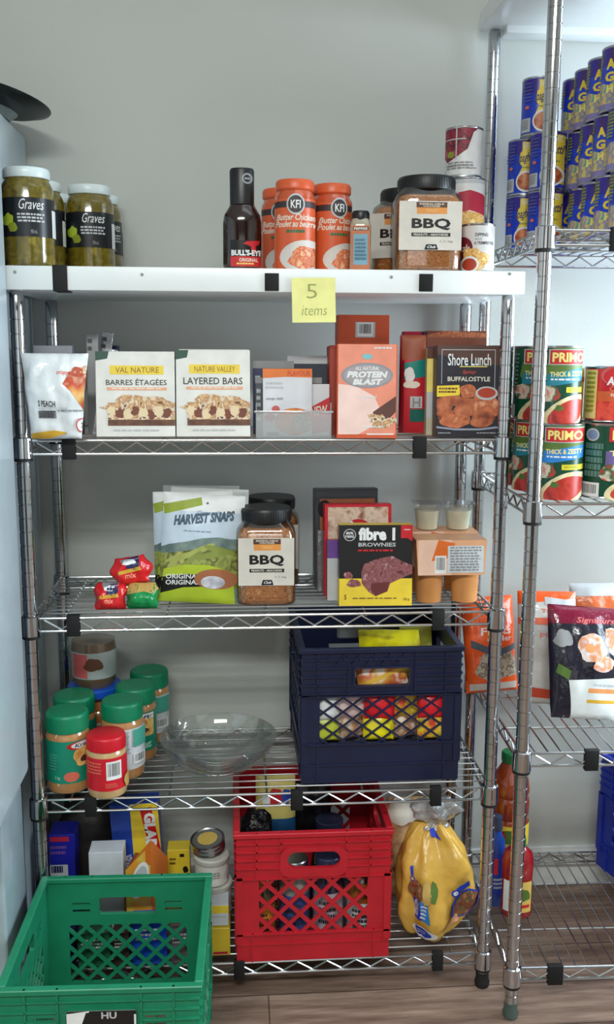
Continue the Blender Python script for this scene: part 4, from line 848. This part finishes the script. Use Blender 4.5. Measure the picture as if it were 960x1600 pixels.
# contents of the red crate
gp = 'groceries inside the red crate'
def bottle(name, x, y, z, r, h, m, lidm, label, art=None, labm=None, cat='jar', group=None, rot=None, neck=.5, lidh=.12):
    t = thing(name, (x, y, z), label, cat, group, rot or (0, 0, facing(x, y)))
    b = MB(); b.lathe([(r*.88, 0), (r, .004), (r, h*.68), (r*.93, h*.75), (r*neck, h*(1-lidh)-.003), (r*neck, h*(1-lidh)+.002)], m, 36); b.build('jar_body', t)
    b = MB(); q = r*neck*1.12; b.lathe([(q, h*(1-lidh)), (q*1.02, h*(1-lidh)+.002), (q*1.02, h-.002), (q*.95, h), (.0001, h)], lidm, 36); b.build('lid', t)
    if labm:
        b = MB(); b.lathe([(r+.0004, h*.15), (r+.0004, h*.62)], labm, 48, cap0=False, cap1=False)
        if art: art.emit(b, 2*r, h*.47, cylm(r), z0=h*.15, step=(r*.08, None), base=.0009)
        b.build('paper_label', t)
    return t
fz = S5+.0075
jm = [(M('jar_olive', (70, 66, 40), .12, coat=1), M('lid_gold', (150, 130, 80), .3, .6)), (M('jar_amber', (150, 84, 30), .12, coat=1), tin), (M('jar_berry', (70, 22, 30), .1, coat=1), M('lid_white')), (M('jar_cloudy', (150, 150, 146), .15, coat=1), tin), (M('jar_dusk', (50, 46, 80), .15, coat=1), M('lid_dusk', (70, 76, 110), .25, .5))]
labs = [M('label_orange2', (226, 140, 50), .4), M('label_pale'), M('label_dusty', (190, 170, 184), .4), M('label_mid_blue', (60, 80, 150), .4)]
desc = ['olive', 'amber', 'dark berry', 'cloudy grey', 'dusky violet']
pl4 = ['leftmost', 'second', 'third', 'fourth', 'rightmost']
k = 0
for j in range(2):
    for i in range(4):
        c = [0, 3, 4, 1, 2, 1, 0, 3][k]; hh_ = [.15, .185, .19, .15, .17, .13, .18, .15][k]
        bottle('grocery_jar', xr-.105+.070*i, .055+.075*j, fz, .031, hh_, jm[c][0], jm[c][1], '%s jar, %s from the left in the %s row inside the red crate' % (desc[c], ['first', 'second', 'third', 'fourth'][i], 'front' if j == 0 else 'second'), Art().lines(.2, .2, .8, .8, 4, dgr, k), labs[(k*3+j) % 4], 'jar', gp, neck=.8, lidh=.1); k += 1
def lump(name, x, y, z, r, m, label, seed, sx=1, sy=1, sz=1, cat='bag', group=None, art=None):
    b = MB(); rings = []; n = 26
    for i in range(15):
        a = pi*(i+.5)/15; rg = []
        for k_ in range(n):
            t_ = 2*pi*k_/n; d_ = Vector((sin(a)*cos(t_), sin(a)*sin(t_), -cos(a))); q = r*(1+.30*nz(d_.x*2.2, d_.y*2.2, d_.z*2.2, seed)+.10*nz(d_.x*7, d_.y*7, d_.z*7, seed)); rg.append((d_.x*q*sx, d_.y*q*sy, d_.z*q*sz))
        rings.append(rg)
    b.loft(rings, m); return tag(b.build(name, loc=(x, y, z), angle=70), label, cat, group)
lump('black_bag', xr-.112, .16, S5+.200, .034, M('bag_black', (22, 20, 24), .15, bump=.5, bscale=90), 'crumpled shiny black bag at the top left inside the red crate', 2, 1.0, 1.1, 1.4, group=gp)
A = Art().rect(0, 0, 1, .62, M('pk_buttery', (220, 205, 120), .3)).rect(0, .62, 1, 1, M('pk_seablue', (40, 90, 140), .3)).blob(.5, .3, .2, .12, red, 3).blob(.25, .35, .1, .1, wht, 5).blob(.78, .3, .12, .1, blu, 6)
x = at(432, 1250, .2).x; lying(x, .225, S5+.135, .088, .15, .015, M('pk_buttery'), 'yellow and blue packet standing at the back inside the red crate', (radians(-8), 0, 0), 6, A, group=gp)
x = at(480, 1270, .24).x; lying(x+.01, .245, S5+.12, .09, .14, .015, M('bag_ink', (16, 16, 20), .25), 'inky black packet right of the yellow and blue one, inside the red crate', (radians(-8), 0, 0), 8, group=gp)
x = at(520, 1330, .14).x; bottle('grocery_jar', x, .215, fz, .034, .185, jm[4][0], jm[4][1], 'dusky jar with a wide lid behind the hand hole of the red crate', None, labs[3], 'jar', gp, neck=.8)

# ---------------------------------------------------------------- bread bag
x, w_, z0, z1 = xw(622, 736, 1290, 1490, .06); yB = .085; HB = z1-S5-.006; zb = S5+.002
yb_ = M('bread_bag_yellow', (218, 172, 76), .3, bump=.5, bscale=22)
seed = 5
def bb_r(t): return (.60+.40*min(1, t/.22)**.6 if t < .22 else 1.0 if t < .62 else 1.0-.62*((t-.62)/.38)**1.5)
def bb_pt(th_, z, h=0):
    t = z/HB; k = bb_r(t); fold = .014*nz(cos(th_)*1.6, sin(th_)*1.6, t*2.2, seed)*2-.008*abs(nz(cos(th_)*3+t, sin(th_)*3, t*5, seed+2))-.006*abs(sin(th_*3.5+2*nz(t*3, th_, 0, 4)))**.6*max(0, t-.62)*2+.003*nz(cos(th_)*9, sin(th_)*9, t*13, seed)
    rx_, ry_ = w_/2*k+fold*.7+h, .062*k+fold+h; lean_ = .010*sin(pi*t)
    s_, c_ = sin(th_), cos(th_); p = .85
    return (rx_*(1 if s_ > 0 else -1)*abs(s_)**p+lean_-.006, -ry_*(1 if c_ > 0 else -1)*abs(c_)**p, z)
b = MB(); n = 80; b.loft([[bb_pt(-2*pi*k_/n, HB*i/46) for k_ in range(n)][::-1] for i in range(47)], yb_)
meat = BL('meat_print', [(96, 44, 36), (160, 84, 60), (70, 90, 50), (190, 120, 90)], 110)
ry_b = M('print_royal', (20, 60, 190))
A = Art().poly([(.20, .57), (.31, .565), (.36, .78), (.24, .78)], ry_b).poly([(.31, .58), (.41, .60), (.46, .78), (.36, .78)], M('print_azure', (40, 130, 210))).text('VITALITE+', .225, .60, .30, .76, wht, vert=2, bold=.04).lines(.34, .62, .41, .76, 4, wht, 4).ell(.27, .49, .11, .085, meat).blob(.40, .50, .045, .10, M('print_tan'), 2).blob(.47, .49, .03, .09, M('print_leaf', (80, 110, 40)), 4)
A.poly([(.17, .31), (.21, .30), (.23, .37), (.20, .38)], ry_b).ell(.22, .40, .032, .022, ry_b).ell(.22, .40, .018, .013, yb_).poly([(.70, .47), (.85, .41), (.87, .46), (.73, .51)], ry_b).ell(.70, .515, .05, .035, ry_b).ell(.70, .515, .03, .022, wht)
A.ell(.82, .645, .17, .14, ry_b, -.7).ell(.835, .645, .15, .125, meat, -.7).blob(.75, .80, .10, .05, M('print_peach'), 3).ell(.37, .895, .17, .065, wht).ell(.37, .89, .12, .048, ry_b, .1).lines(.30, .87, .44, .91, 2, lgry, 3).poly([(.44, .03), (.54, .02), (.64, .10), (.47, .085)], ry_b).poly([(.95, .56), (1.0, .54), (.98, .70), (.93, .72)], ry_b)
def bbm(x_, z_, h):
    a = asin(max(-.995, min(.995, x_/(w_/2)))); return bb_pt(a, max(0, min(HB*.999, z_)), h)
A.emit(b, w_, HB, bbm, step=(.005, .006), layer=.00015, base=.0014)
bb = tag(b.build('bread_bag', loc=(x, yB, zb), rot=(0, 0, radians(-6)), angle=70), 'yellow plastic bread bag with a knotted clear top at the right of the red crate', 'bread bag')
b = MB(); rings = []
for i in range(18):
    t = i/17; k = .36-.6*t if t < .2 else .24+.36*sin(pi*min(1, (t-.2)/.8)*.85); rg = []
    for j in range(48):
        a = 2*pi*j/48; q = k*w_/2*(1+.22*sin(a*5+t*4)+.25*nz(cos(a)*2, sin(a)*2, t*5, 8)); rg.append((q*cos(a)+.004*t, q*sin(a)*.6, HB-.012+t*.062))
    rings.append(rg)
b.loft(rings, CLEAR('bag_film', (225, 226, 230), .22, .12, bump=1.0, milky=.35, bscale=80), cap1=True); o = b.build('knotted_top', bb, angle=70); o['label'] = 'clear crumpled plastic top of the bag'
x2 = at(636, 1290, .2).x; b0 = bag('bread_bag', x2, .215, S5+.003, .09, .235, .03, BL('bag_russet', [(190, 120, 60), (226, 190, 140), (150, 70, 40)], 26, .25, coat=.6), Art().blob(.4, .12, .4, .12, M('print_cream'), 3), 'second bread bag in orange and cream standing behind the yellow one', 'bread bag', None, (0, 0, 0), .008, 11)

# ---------------------------------------------------------------- bottom shelf, left side
def ct(u0, u1, v0, v1, Y, d, m, art, label, rx=0, rz=0, ry=0, name='carton', cat='carton', group=None):
    x, w_, z0, z1 = xw(u0, u1, v0, v1, Y); return carton(name, x, Y, S5, w_, z1-S5, d, m, art, label, cat, group, rx, rz, ry=ry)
ct(77, 117, 1305, 1380, .10, .06, M('carton_ultramarine', (30, 34, 150), .35), Art().rect(.05, .015, .8, .06, M('print_crimson')).rect(.02, .28, .72, .42, lgry).lines(.05, .29, .6, .41, 1, nvy, 2).lines(.05, .1, .7, .2, 2, M('print_violet'), 4), 'deep blue carton with a white panel at the left of the bottom shelf')
lump('dark_bag', at(140, 1310, .22).x, .225, S5+.156, .098, M('bag_charcoal', (46, 42, 40), .5, bump=.3), 'large dark charcoal bag standing at the back left of the bottom shelf', 6, .75, .6, 1.45)
ct(139, 193, 1332, 1380, .08, .05, M('carton_blank', (206, 212, 218), .5), None, 'blank white carton between the dark bag and the orange carton')
A = Art().rect(0, 0, .42, 1, blu).rect(.42, 0, 1, 1, yel).poly([(.62, .05), (.86, .03), (1.0, .40), (.78, .43)], red).text('GLAD', .69, .08, .93, .39, wht, vert=1, bold=.06).text('DIVIDER', .15, .42, .38, .56, wht, vert=2, bold=.02).lines(.45, .50, .6, .58, 2, nvy, 2)
ct(183, 258, 1258, 1380, .15, .05, M('carton_cobalt', (40, 80, 180), .35), A, 'tall blue and yellow carton with red lettering panel, at the back of the bottom shelf', 0, 0, radians(-3))
# orange peaked carton
x, w_, z0, z1 = xw(196, 262, 1309, 1400, .05); hO = z1-S5
b = MB(); Lx = w_/2
b.add([(-Lx, 0, 0), (Lx*.3, -.01, 0), (Lx*.95, .03, 0), (-Lx*.7, .07, 0), (-Lx, .0, hO*.72), (Lx*.25, -.01, hO), (Lx*.95, .03, hO*.76), (-Lx*.7, .07, hO*.72)], [(0, 1, 5, 4), (1, 2, 6, 5), (2, 3, 7, 6), (3, 0, 4, 7), (4, 5, 6, 7), (3, 2, 1, 0)], M('carton_sunset', (206, 110, 40), .35))
def om(x_, z_, h): k = (x_+Lx)/(Lx*1.3); return (x_, -.01*k-h, z_)
Art().poly([(0, .28), (.6, .05), (.62, 1), (0, 1)], BL('sunset', [(190, 170, 40), (226, 150, 50), (214, 196, 80)], 18)).ell(.34, .36, .25, .13, wht, -.5).ell(.34, .36, .20, .10, lgry, -.5).ell(.32, .38, .10, .06, BL('cookie_print', [(150, 90, 70)]), -.5).emit(b, w_, hO, om)
tag(b.build('peaked_carton', loc=(x, .05, S5)), 'orange peaked carton with a white oval, before the tall blue and yellow one', 'carton')
ct(262, 297, 1328, 1390, .12, .04, M('carton_yellow', (220, 190, 50), .35), Art().rect(.55, .05, .75, .09, pblk).blob(.8, .25, .12, .04, pblk, 2).lines(.1, .1, .4, .2, 2, brn, 3), 'small plain yellow carton left of the tilted tin lids')
# stack of tubs with a metal lid
x, w_, z0, z1 = xw(302, 350, 1330, 1400, .13)
for i, (dz, du) in enumerate(((0, .0), (.062, .002), (.124, -.004))):
    t = thing('food_tub', (x+.012+du, .105-.004*i, S5+dz), 'white food tub %s of the leaning stack beside the red crate' % ('at the bottom', 'in the middle', 'at the top')[i], 'tub', 'stacked white tubs beside the red crate', (0, 0, 0))
    b = MB(); b.lathe([(.031, 0), (.034, .003), (.035, .050)], M('tub_white', (214, 212, 204), .4), 40); Art().lines(.2, .3, .8, .6, 3, gry, i).emit(b, .07, .05, cylm(.035), step=(.004, None), base=.0012); b.build('tub', t)
    b = MB(); b.lathe([(.0365, .048), (.0375, .050), (.0375, .058), (.035, .0605), (.0001, .0605)], M('lid_cream', (196, 194, 186), .4), 40); b.build('lid', t)
t = thing('tin', (x+.002, .104, S5+.1865), 'short metal tin with a yellow round sticker on top, crowning the white tubs', 'tin', None, (radians(8), radians(-6), 0)); t.location.z += .006
b = MB(); b.lathe([(.033, 0), (.035, .002), (.0335, .006), (.035, .010), (.0335, .014), (.035, .019), (.036, .021), (.036, .024), (.033, .025), (.031, .023), (.0001, .023)], tin, 48); b.build('tin_body', t)
b = MB(); b.lathe([(.0001, .0236), (.021, .0236), (.021, .0232)], M('sticker_ochre', (206, 176, 90), .4), 32); b.build('round_sticker', t)
x, w_, z0, z1 = xw(329, 358, 1388, 1436, .03); 
carton('carton', x-.006, .028, S5+.062, w_+.01, .045, .05, M('carton_blank'), Art().rect(0, 0, 1, .38, yel).rect(.1, .5, .9, .6, lgry), 'white and yellow carton standing on the tilted yellow one by the red crate', 'carton')
carton('carton', x-.004, .022, S5, w_+.012, .060, .055, M('carton_yellow'), Art().rect(.3, .86, .9, .95, M('print_crimson')), 'yellow carton on the bottom shelf squeezed against the red crate', 'carton', ry=0)
# things low behind the green crate
gp = 'packages seen through the green crate'
for i, (u0, u1, v0, Y, m_, l) in enumerate(((84, 120, 1440, .03, nvy, 'navy package low at the far left behind the green crate'), (125, 175, 1445, .03, M('pk_forest', (30, 90, 60), .4), 'dark green package low behind the left of the green crate'), (180, 205, 1440, .04, M('pk_darkbrown', (60, 44, 40), .4), 'dark brown package low behind the green crate centre'), (208, 262, 1425, .03, M('pk_cobalt', (20, 70, 180), .3), 'cobalt blue package low behind the right of the green crate'), (268, 300, 1430, .04, M('pk_taupe', (100, 86, 90), .4), 'taupe package low at the far right behind the green crate'))):
    x, w_, z0, z1 = xw(u0, u1, v0, 1500, Y); carton('package', x, -.001+.004, S5, w_, max(.05, z1-S5), .035, m_, Art().lines(.1, .2, .9, .5, 3, lgry, i), l, 'package', gp)

# ================================================================== UNIT 2, TOP SHELF: blue pasta cans
rc, hc = .0350, .112
azul = M('label_azul', (28, 62, 190), .3); viol = M('label_violet', (52, 40, 140), .3); spag = BL('spaghetti_print', [(170, 84, 40), (216, 130, 70), (190, 100, 50), (150, 60, 30)], 60, .35)
A_s = Art().rect(0, 0, 1, .38, viol).rect(0, .28, 1, .40, azul).poly([(.58, .06), (1, .06), (1, .9), (.62, .85), (.50, .62), (.60, .50), (.50, .42), (.52, .26), (.58, .22)], yel).text('HEINZ', .62, .08, .97, .17, cream, bold=.02)
A_s.text('Spaghetti', .44, .27, 1.0, .48, M('print_dusk2', (60, 60, 90)), shear=.3, slant=-.05).lines(.6, .50, .95, .55, 1, M('print_olive'), 3).ell(.72, .76, .30, .19, wht).ell(.72, .76, .26, .155, spag).rect(.08, .70, .36, .94, lgry).lines(.11, .73, .33, .9, 5, gry, 3).ell(.26, .52, .06, .03, M('print_coral')).lines(.1, .1, .4, .45, 6, M('print_haze', (80, 80, 160)), 4)
lettr = BL('letter_pasta', [(70, 150, 150), (220, 190, 90), (120, 130, 160), (200, 170, 120)], 60, .35)
A_a = Art().rect(0, 0, 1, .30, viol).rect(0, .30, 1, .66, azul).poly([(0, .62), (.2, .54), (.5, .60), (.8, .50), (1, .56), (1, 1), (0, 1)], lettr).rect(0, .88, 1, 1, M('print_mauve', (130, 120, 170))).rect(.48, .02, .60, .24, brn).rect(.51, .04, .57, .22, viol)
A_a.text('A', .40, .20, .66, .36, yel, bold=.05).text('G', .37, .40, .66, .55, yel, bold=.05).text('H', .44, .60, .62, .72, pyel, bold=.03).lines(.05, .08, .28, .5, 8, M('print_olive'), 5)
def pc(x, y, row, art, label, name, group, rz, src=None):
    z = Q1+row*hc
    if src: return dup(src, (x, y, z), label, (0, 0, rz))
    return can(name, x, y, z, rc, hc, azul, art, label, 'food can', group, rz=rz)
gp = 'blue spaghetti cans at the left of the top right shelf'
rows = ['bottom', 'middle']; s0 = None
xQ, yQ, xP, yP = .577, .232, .552, .304
for r_ in (0, 1):
    o = pc(xQ, yQ, r_, A_s, 'blue spaghetti can in the front pile, %s layer' % rows[r_], 'pasta_can', gp, -.56, s0); s0 = s0 or o
    pc(xP, yP, r_, A_s, 'blue spaghetti can behind the front pile at the left, %s layer' % rows[r_], 'pasta_can', gp, -.62, s0)
pc(.566, .268, 2, A_s, 'single blue spaghetti can on the very top of the left pile', 'pasta_can', gp, -.48, s0)
gp = 'blue letter pasta cans in a receding row at the top right'
a0 = None; nthn = ['nearest', 'second nearest', 'third nearest', 'fourth nearest', 'farthest']
R = random.Random(5)
for r_, ys in ((0, (-.02, .052, .124, .196, .268)), (1, (.006, .078, .150, .222, .294)), (2, (-.02, .053, .125, .197, .268))):
    for i, y in enumerate(ys):
        o = pc(.6505, y, r_, A_a, '%s blue letter pasta can in the %s layer of the row' % (nthn[i], ['bottom', 'middle', 'top'][r_]), 'pasta_can', gp, -.82+R.uniform(-.22, .22), a0); a0 = a0 or o
# second column to the right, cut by the photo's edge
for r_ in (0, 1, 2):
    for i, y in enumerate((-.02, .053, .126)): pc(.7238, y, r_, A_a, '%s can in the %s layer of the outer column of letter pasta cans' % (['front', 'middle', 'rear'][i], ['bottom', 'middle', 'top'][r_]), 'pasta_can', gp, -.82+R.uniform(-.22, .22), a0)

# ================================================================== UNIT 2, SECOND SHELF: tomato sauce cans
sauceg = M('label_bottle_green', (16, 74, 52), .3)
plate = BL('sauce_plate', [(150, 34, 30), (196, 60, 46), (170, 44, 36)], 50, .35); noodle = BL('noodle_print', [(206, 190, 140), (236, 224, 180)], 70)
def primo_art(band, x0=.22):
    A = Art().poly([(.25, .02), (1, .02), (1, .25), (.3, .25)], M('print_fern', (90, 120, 50))).poly([(x0-.05, .22), (1, .22), (1, .42), (x0, .5), (x0-.1, .40)], M('print_fern')).poly([(x0-.04, .36), (1, .27), (1, .44), (x0-.06, .53)], band)
    A.rect(x0-.03, .045, 1.0, .245, lgry).rect(x0-.01, .055, 1.0, .235, M('print_signal', (196, 34, 34))).text('PRIMO', x0+.03, .085, .96, .21, M('print_butter', (240, 222, 130)), bold=.035).text('THICK & ZESTY', x0, .335, .96, .40, M('print_butter'), bold=.03, slant=-.015).lines(x0, .42, .95, .46, 1, wht, 2)
    A.blob(.22, .62, .20, .10, BL('veg_print', [(190, 50, 40), (60, 90, 50), (220, 210, 190), (200, 70, 50)], 45), 2).rect(.55, .53, 1, .60, M('print_lemon', (226, 206, 40))).lines(.6, .545, .9, .585, 2, M('print_olive'), 3)
    return A.ell(.62, .87, .52, .22, noodle, -.25).ell(.62, .87, .42, .165, plate, -.25).blob(.42, .80, .08, .04, M('print_leaf'), 3).rect(-.0, .80, .06, .96, lgry).lines(.02, .1, .12, .6, 9, M('print_haze2', (90, 130, 120)), 3)
A_t = primo_art(M('print_pool', (30, 130, 150))); A_z = primo_art(M('print_azure'))
A_u = Art().ell(.26, .15, .14, .085, lgry).ell(.26, .15, .11, .065, M('print_haze3', (120, 150, 190))).lines(.12, .26, .50, .72, 5, M('print_haze2'), 4, .8).rect(.05, .78, .45, .97, wht).lines(.1, .80, .4, .95, 1, lgry).barcode(.07, .79, .43, .96, 4).rect(.60, .045, 1.0, .235, M('print_signal')).text('P', .66, .085, .86, .21, M('print_butter'), bold=.035).poly([(.55, .36), (1, .3), (1, .5), (.55, .55)], M('print_grape', (110, 90, 150))).text('TH', .62, .35, .95, .42, M('print_butter')).blob(.72, .65, .25, .12, BL('veg_print', [(190, 50, 40)]), 4).ell(.9, .88, .35, .14, noodle, -.2).ell(.95, .88, .28, .10, plate, -.2)
rp_, hp_ = .0435, .139; gp = 'large green tomato sauce cans on the second right shelf'
def xat(u, v, Y): return at(u, v, Y).x
xF = xat(876, 720, -.04); t0 = can('tomato_sauce_can', xF, -.030, Q2, rp_, hp_, sauceg, A_z, 'green sauce can with a blue band, bottom front beside the chrome post', 'food can', gp, rz=facing(xF, -.03)+.04)
xG = xF+.0905; t3 = can('tomato_sauce_can', xG, -.028, Q2, rp_, hp_, sauceg, A_u, 'green sauce can turned to its barcode, bottom row at the right', 'food can', gp, rz=facing(xG, -.03)-.1)
t1 = can('tomato_sauce_can', xF-.006, -.018, Q2+hp_, rp_, hp_, sauceg, A_t, 'green sauce can with a teal band, stacked on the front one', 'food can', gp, rz=facing(xF, -.02)+.30)
xH = xF-.010
dup(t1, (xH, .078, Q2), 'green sauce can on the shelf behind the blue banded one', (0, 0, -.7)); dup(t1, (xH-.006, .075, Q2+hp_), 'upper green sauce can seen between the two chrome posts', (0, 0, facing(xH, .07)+.1))
dup(t1, (xH-.004, .170, Q2), 'green sauce can farthest back on the second right shelf', (0, 0, -.6))
dup(t3, (xG+.006, .066, Q2), 'green sauce can hidden behind the barcode one', (0, 0, -.2))
x = xat(911, 610, .02); carton('recipe_carton', x+.003, .045, Q2+hp_, .017, .098, .03, M('carton_lemon', (240, 226, 130), .4), Art().ell(.3, .15, .3, .04, M('print_coral')).ell(.9, .22, .3, .05, M('print_coral')).blob(.4, .56, .2, .03, M('print_olive'), 2), 'slim pale yellow carton between the sauce can and the red tomato can', 'carton', None)
A_y = Art().rect(.0, .06, .22, .94, M('print_straw', (226, 206, 130))).lines(.04, .1, .2, .85, 9, M('print_olive'), 3).ell(.75, .16, .46, .22, M('print_rose')).ell(.78, .18, .44, .20, red).text('AYLMER', .40, .18, 1.08, .33, wht, bold=.04, shear=.15).text('Cuisine', .46, .34, .9, .44, M('print_coral'), shear=.3).rect(.25, .44, 1, .62, M('label_tangelo', (206, 90, 40))).text('tomatoes', .48, .47, .9, .53, cream).rect(.25, .62, 1, .96, BL('tomato_print', [(190, 30, 30), (226, 80, 60), (206, 50, 40)], 55, .35))
x, w_, _, _ = xw(917, 990, 575, 655, -.0); can('diced_tomato_can', x, .005, Q2+hp_, w_/2, .102, M('label_poppy', (200, 24, 40), .3), A_y, 'red diced tomato can standing on the barcode turned sauce can', 'food can', rz=facing(x, 0)+.1)

# ================================================================== UNIT 2, THIRD SHELF: bags
film = .22
ob = M('bag_orange', (240, 92, 34), .2, bump=.35, bscale=30)
A = Art().blob(.55, .72, .40, .17, BL('stirfry', [(150, 130, 110), (196, 180, 156), (110, 90, 76), (214, 200, 180)], 60, .3), 3).poly([(.08, .44), (.5, .56), (.95, .50), (.95, .56), (.5, .63), (.08, .52)], M('print_gunmetal', (80, 86, 96))).text('Fruits', .25, .32, .85, .40, M('print_blush'), shear=.1).text('de Mer', .35, .41, .85, .47, M('print_blush')).blob(.62, .16, .12, .05, dgr, 4).text('M', .56, .13, .68, .19, M('carton_orange')).rect(.05, .90, .95, .97, M('print_bone', (200, 190, 180)))
x, w_, z0, z1 = xw(733, 812, 934, 1066, .20)
bag('frozen_food_bag', x+.006, .22, Q3+.003, w_+.012, z1-z0+.02, .03, ob, A, 'orange bag with seafood printed, behind the posts on the third right shelf', 'food bag', None, (radians(-14), 0, radians(10)), .007, 4, None, .5, 18)
wb = M('bag_frost', (200, 196, 190), .16, bump=.3, bscale=26)
A = Art().poly([(0, 0), (1, 0), (1, .06), (0, .12)], ob).rect(0, .24, 1, .30, M('print_flame2', (226, 96, 60))).text('Tilapia', .38, .16, .8, .21, M('print_coral')).text('pollock', .35, .36, .85, .42, M('print_coral')).poly([(0, .84), (1, .90), (1, .97), (0, .93)], M('print_brick')).poly([(.45, .05), (.9, .08), (.9, .16), (.45, .12)], lgry)
x, w_, z0, z1 = xw(828, 905, 940, 1092, .10)
bag('frozen_food_bag', x+.004, .14, Q3+.003, w_+.02, z1-z0+.03, .03, wb, A, 'frosted white bag with an orange stripe beside the dark red bag', 'food bag', None, (radians(-16), 0, radians(-8)), .008, 9, None, .5, 16)
mb_ = M('bag_maroon', (120, 20, 50), .15, bump=.4, bscale=26)
A = Art().poly([(0, .17), (1, .14), (1, 1), (0, 1)], M('bag_nearblack', (34, 32, 44), .18, bump=.4, bscale=26)).text('Signature', .30, .10, .80, .165, M('print_rose'), shear=.3, slant=-.01)
shr = BL('shrimp_print', [(190, 170, 170), (226, 214, 210), (220, 140, 90), (200, 190, 196)], 34, .2)
A.blob(.48, .37, .17, .12, shr, 2).blob(.82, .30, .2, .12, shr, 5).blob(.62, .50, .14, .07, shr, 7).ell(.45, .37, .06, .04, M('print_apricot', (226, 150, 90))).blob(.15, .30, .10, .08, gry, 3).poly([(.22, .66), (1, .60), (1, 1), (.30, 1)], M('print_ivory', (220, 224, 222), .2)).rect(.45, .72, .95, .76, M('print_apricot')).rect(.45, .82, .9, .85, M('print_gold')).lines(.5, .68, .9, .71, 1, lgry).poly([(.10, .52), (.24, .58), (.22, .66), (.08, .6)], M('print_leaf'))
x, w_, z0, z1 = xw(868, 1000, 945, 1108, -.0)
bag('frozen_food_bag', x, .052, Q3+.003, w_, z1-z0+.015, .034, mb_, A, 'shiny maroon and black bag with pale shrimp printed, at the right edge', 'food bag', None, (radians(-15), radians(6), radians(4)), .009, 14, lambda t: .84+.2*t, .45, 15)
x, w_, z0, z1 = xw(915, 1010, 930, 1060, .16)
bag('frozen_food_bag', x, .225, Q3+.003, w_, z1-z0+.05, .03, M('bag_ginger', (206, 100, 50), .25, bump=.3), Art().rect(0, 0, 1, .12, lgry), 'ginger orange bag peeking out above the maroon one', 'food bag', None, (radians(-12), 0, 0), .006, 19, None, .5, 20)

# ================================================================== UNIT 2, BOTTOM SHELF
x, w_, z0, z1 = xw(775, 812, 1183, 1400, .17); H = z1-Q4; r = .043
t = thing('juice_bottle', (x+.012, .20, Q4), 'tall amber juice bottle with a green cap between the posts', 'bottle', None, (0, 0, -.3))
amb = M('juice_amber', (150, 60, 22), .08, coat=1)
pr = [(r*.85, 0), (r, .008), (r, H*.28), (r*.93, H*.30), (r, H*.33), (r, H*.50), (r*.90, H*.53), (r, H*.56), (r, H*.66), (r*.91, H*.69), (r, H*.73), (r*.9, H*.82), (r*.5, H*.91), (r*.42, H*.94)]
b = MB(); b.lathe(pr, amb, 40); b.build('bottle', t)
b = MB(); b.lathe([(r*.50, H*.93), (r*.52, H*.94), (r*.52, H-.003), (r*.46, H), (.0001, H)], M('cap_green', (16, 110, 60), .4), 32); b.build('cap', t)
b = MB(); b.lathe([(r+.0006, H*.34), (r+.0006, H*.50)], yel, 48, cap0=False, cap1=False); Art().blob(.5, .5, .3, .3, M('print_leaf'), 2).blob(.3, .4, .12, .2, red, 3).emit(b, 2*r, H*.16, cylm(r), z0=H*.34, step=(.005, None), base=.0012); b.build('paper_label', t)
x, w_, z0, z1 = xw(764, 792, 1283, 1400, .10); H = z1-Q4; r = .020
t = thing('cleaner_bottle', (x+.004, .128, Q4), 'blue bottle standing left of the ketchup bottle on the lowest right shelf', 'bottle')
b = MB(); b.lathe([(r*.9, 0), (r, .006), (r, H*.62), (r*.9, H*.72), (r*.55, H*.80), (r*.5, H*.86)], M('bottle_blue', (30, 66, 150), .25, coat=.5), 36); b.build('bottle', t)
b = MB(); b.lathe([(r*.6, H*.84), (r*.62, H*.86), (r*.55, H-.002), (.0001, H)], M('cap_slate', (50, 60, 84), .4), 28); b.build('cap', t)
b = MB(); b.lathe([(r+.0006, H*.15), (r+.0006, H*.60)], M('label_cobalt', (36, 60, 160), .35), 40, cap0=False, cap1=False); Art().rect(.3, .1, .5, .5, red).lines(.3, .6, .8, .9, 3, lgry).emit(b, 2*r, H*.45, cylm(r), z0=H*.15, step=(.005, None), base=.0012); b.build('paper_label', t)
x, w_, z0, z1 = xw(784, 832, 1302, 1415, .085); H = z1-Q4; r = w_/2
t = thing('ketchup_bottle', (x, .080, Q4), 'red squeeze ketchup bottle with a green cap beside the front chrome post', 'bottle', None, (0, 0, -.2))
kr = M('ketchup_red', (150, 16, 24), .15, coat=.8)
b = MB(); b.lathe([(r*.8, 0), (r*.96, .006), (r, H*.10), (r*.93, H*.30), (r*.96, H*.52), (r*1.0, H*.68), (r*.86, H*.80), (r*.45, H*.87)], kr, 40, sy=.7); b.build('bottle', t)
b = MB(); b.lathe([(r*.46, H*.865), (r*.46, H*.93), (r*.42, H*.99), (.0001, H)], M('cap_green'), 28); b.build('cap', t)
b = MB(); A = Art().rect(.05, .0, .45, 1, M('print_ivory')).rect(.45, 0, .95, 1, M('print_mustard2', (214, 180, 90))).blob(.72, .45, .18, .2, M('print_leaf'), 3).rect(.5, .75, .9, .85, red)
A.emit(b, 2*r, H*.38, lambda a, c, q: (a*.96, -.7*sqrt(max(1e-7, (r*1.0)**2-(a*.96)**2))-q, c+H*.10), step=(.004, None), base=.0014); b.build('paper_label', t)
# blue crate cut off by the edge
cb2 = M('crate_royal', (24, 44, 150), .38, var=.06)
crate((.978, .165, Q4), radians(16), .32, .31, .276, cb2, 'royal blue milk crate cut off by the right edge on the lowest shelf', 'milk crate', 'green')
b = MB(); b.rbox(-.09, .09, -.08, .08, 0, .268, .003, M('carton_mist', (176, 184, 180), .5)); b.rbox(-.09, -.086, -.0805, .0805, .001, .267, .001, M('carton_mist'))
tag(b.build('storage_box', loc=(.99, .19, Q4+.0085), rot=(0, 0, radians(16))), 'pale grey box standing inside the royal blue crate', 'box')
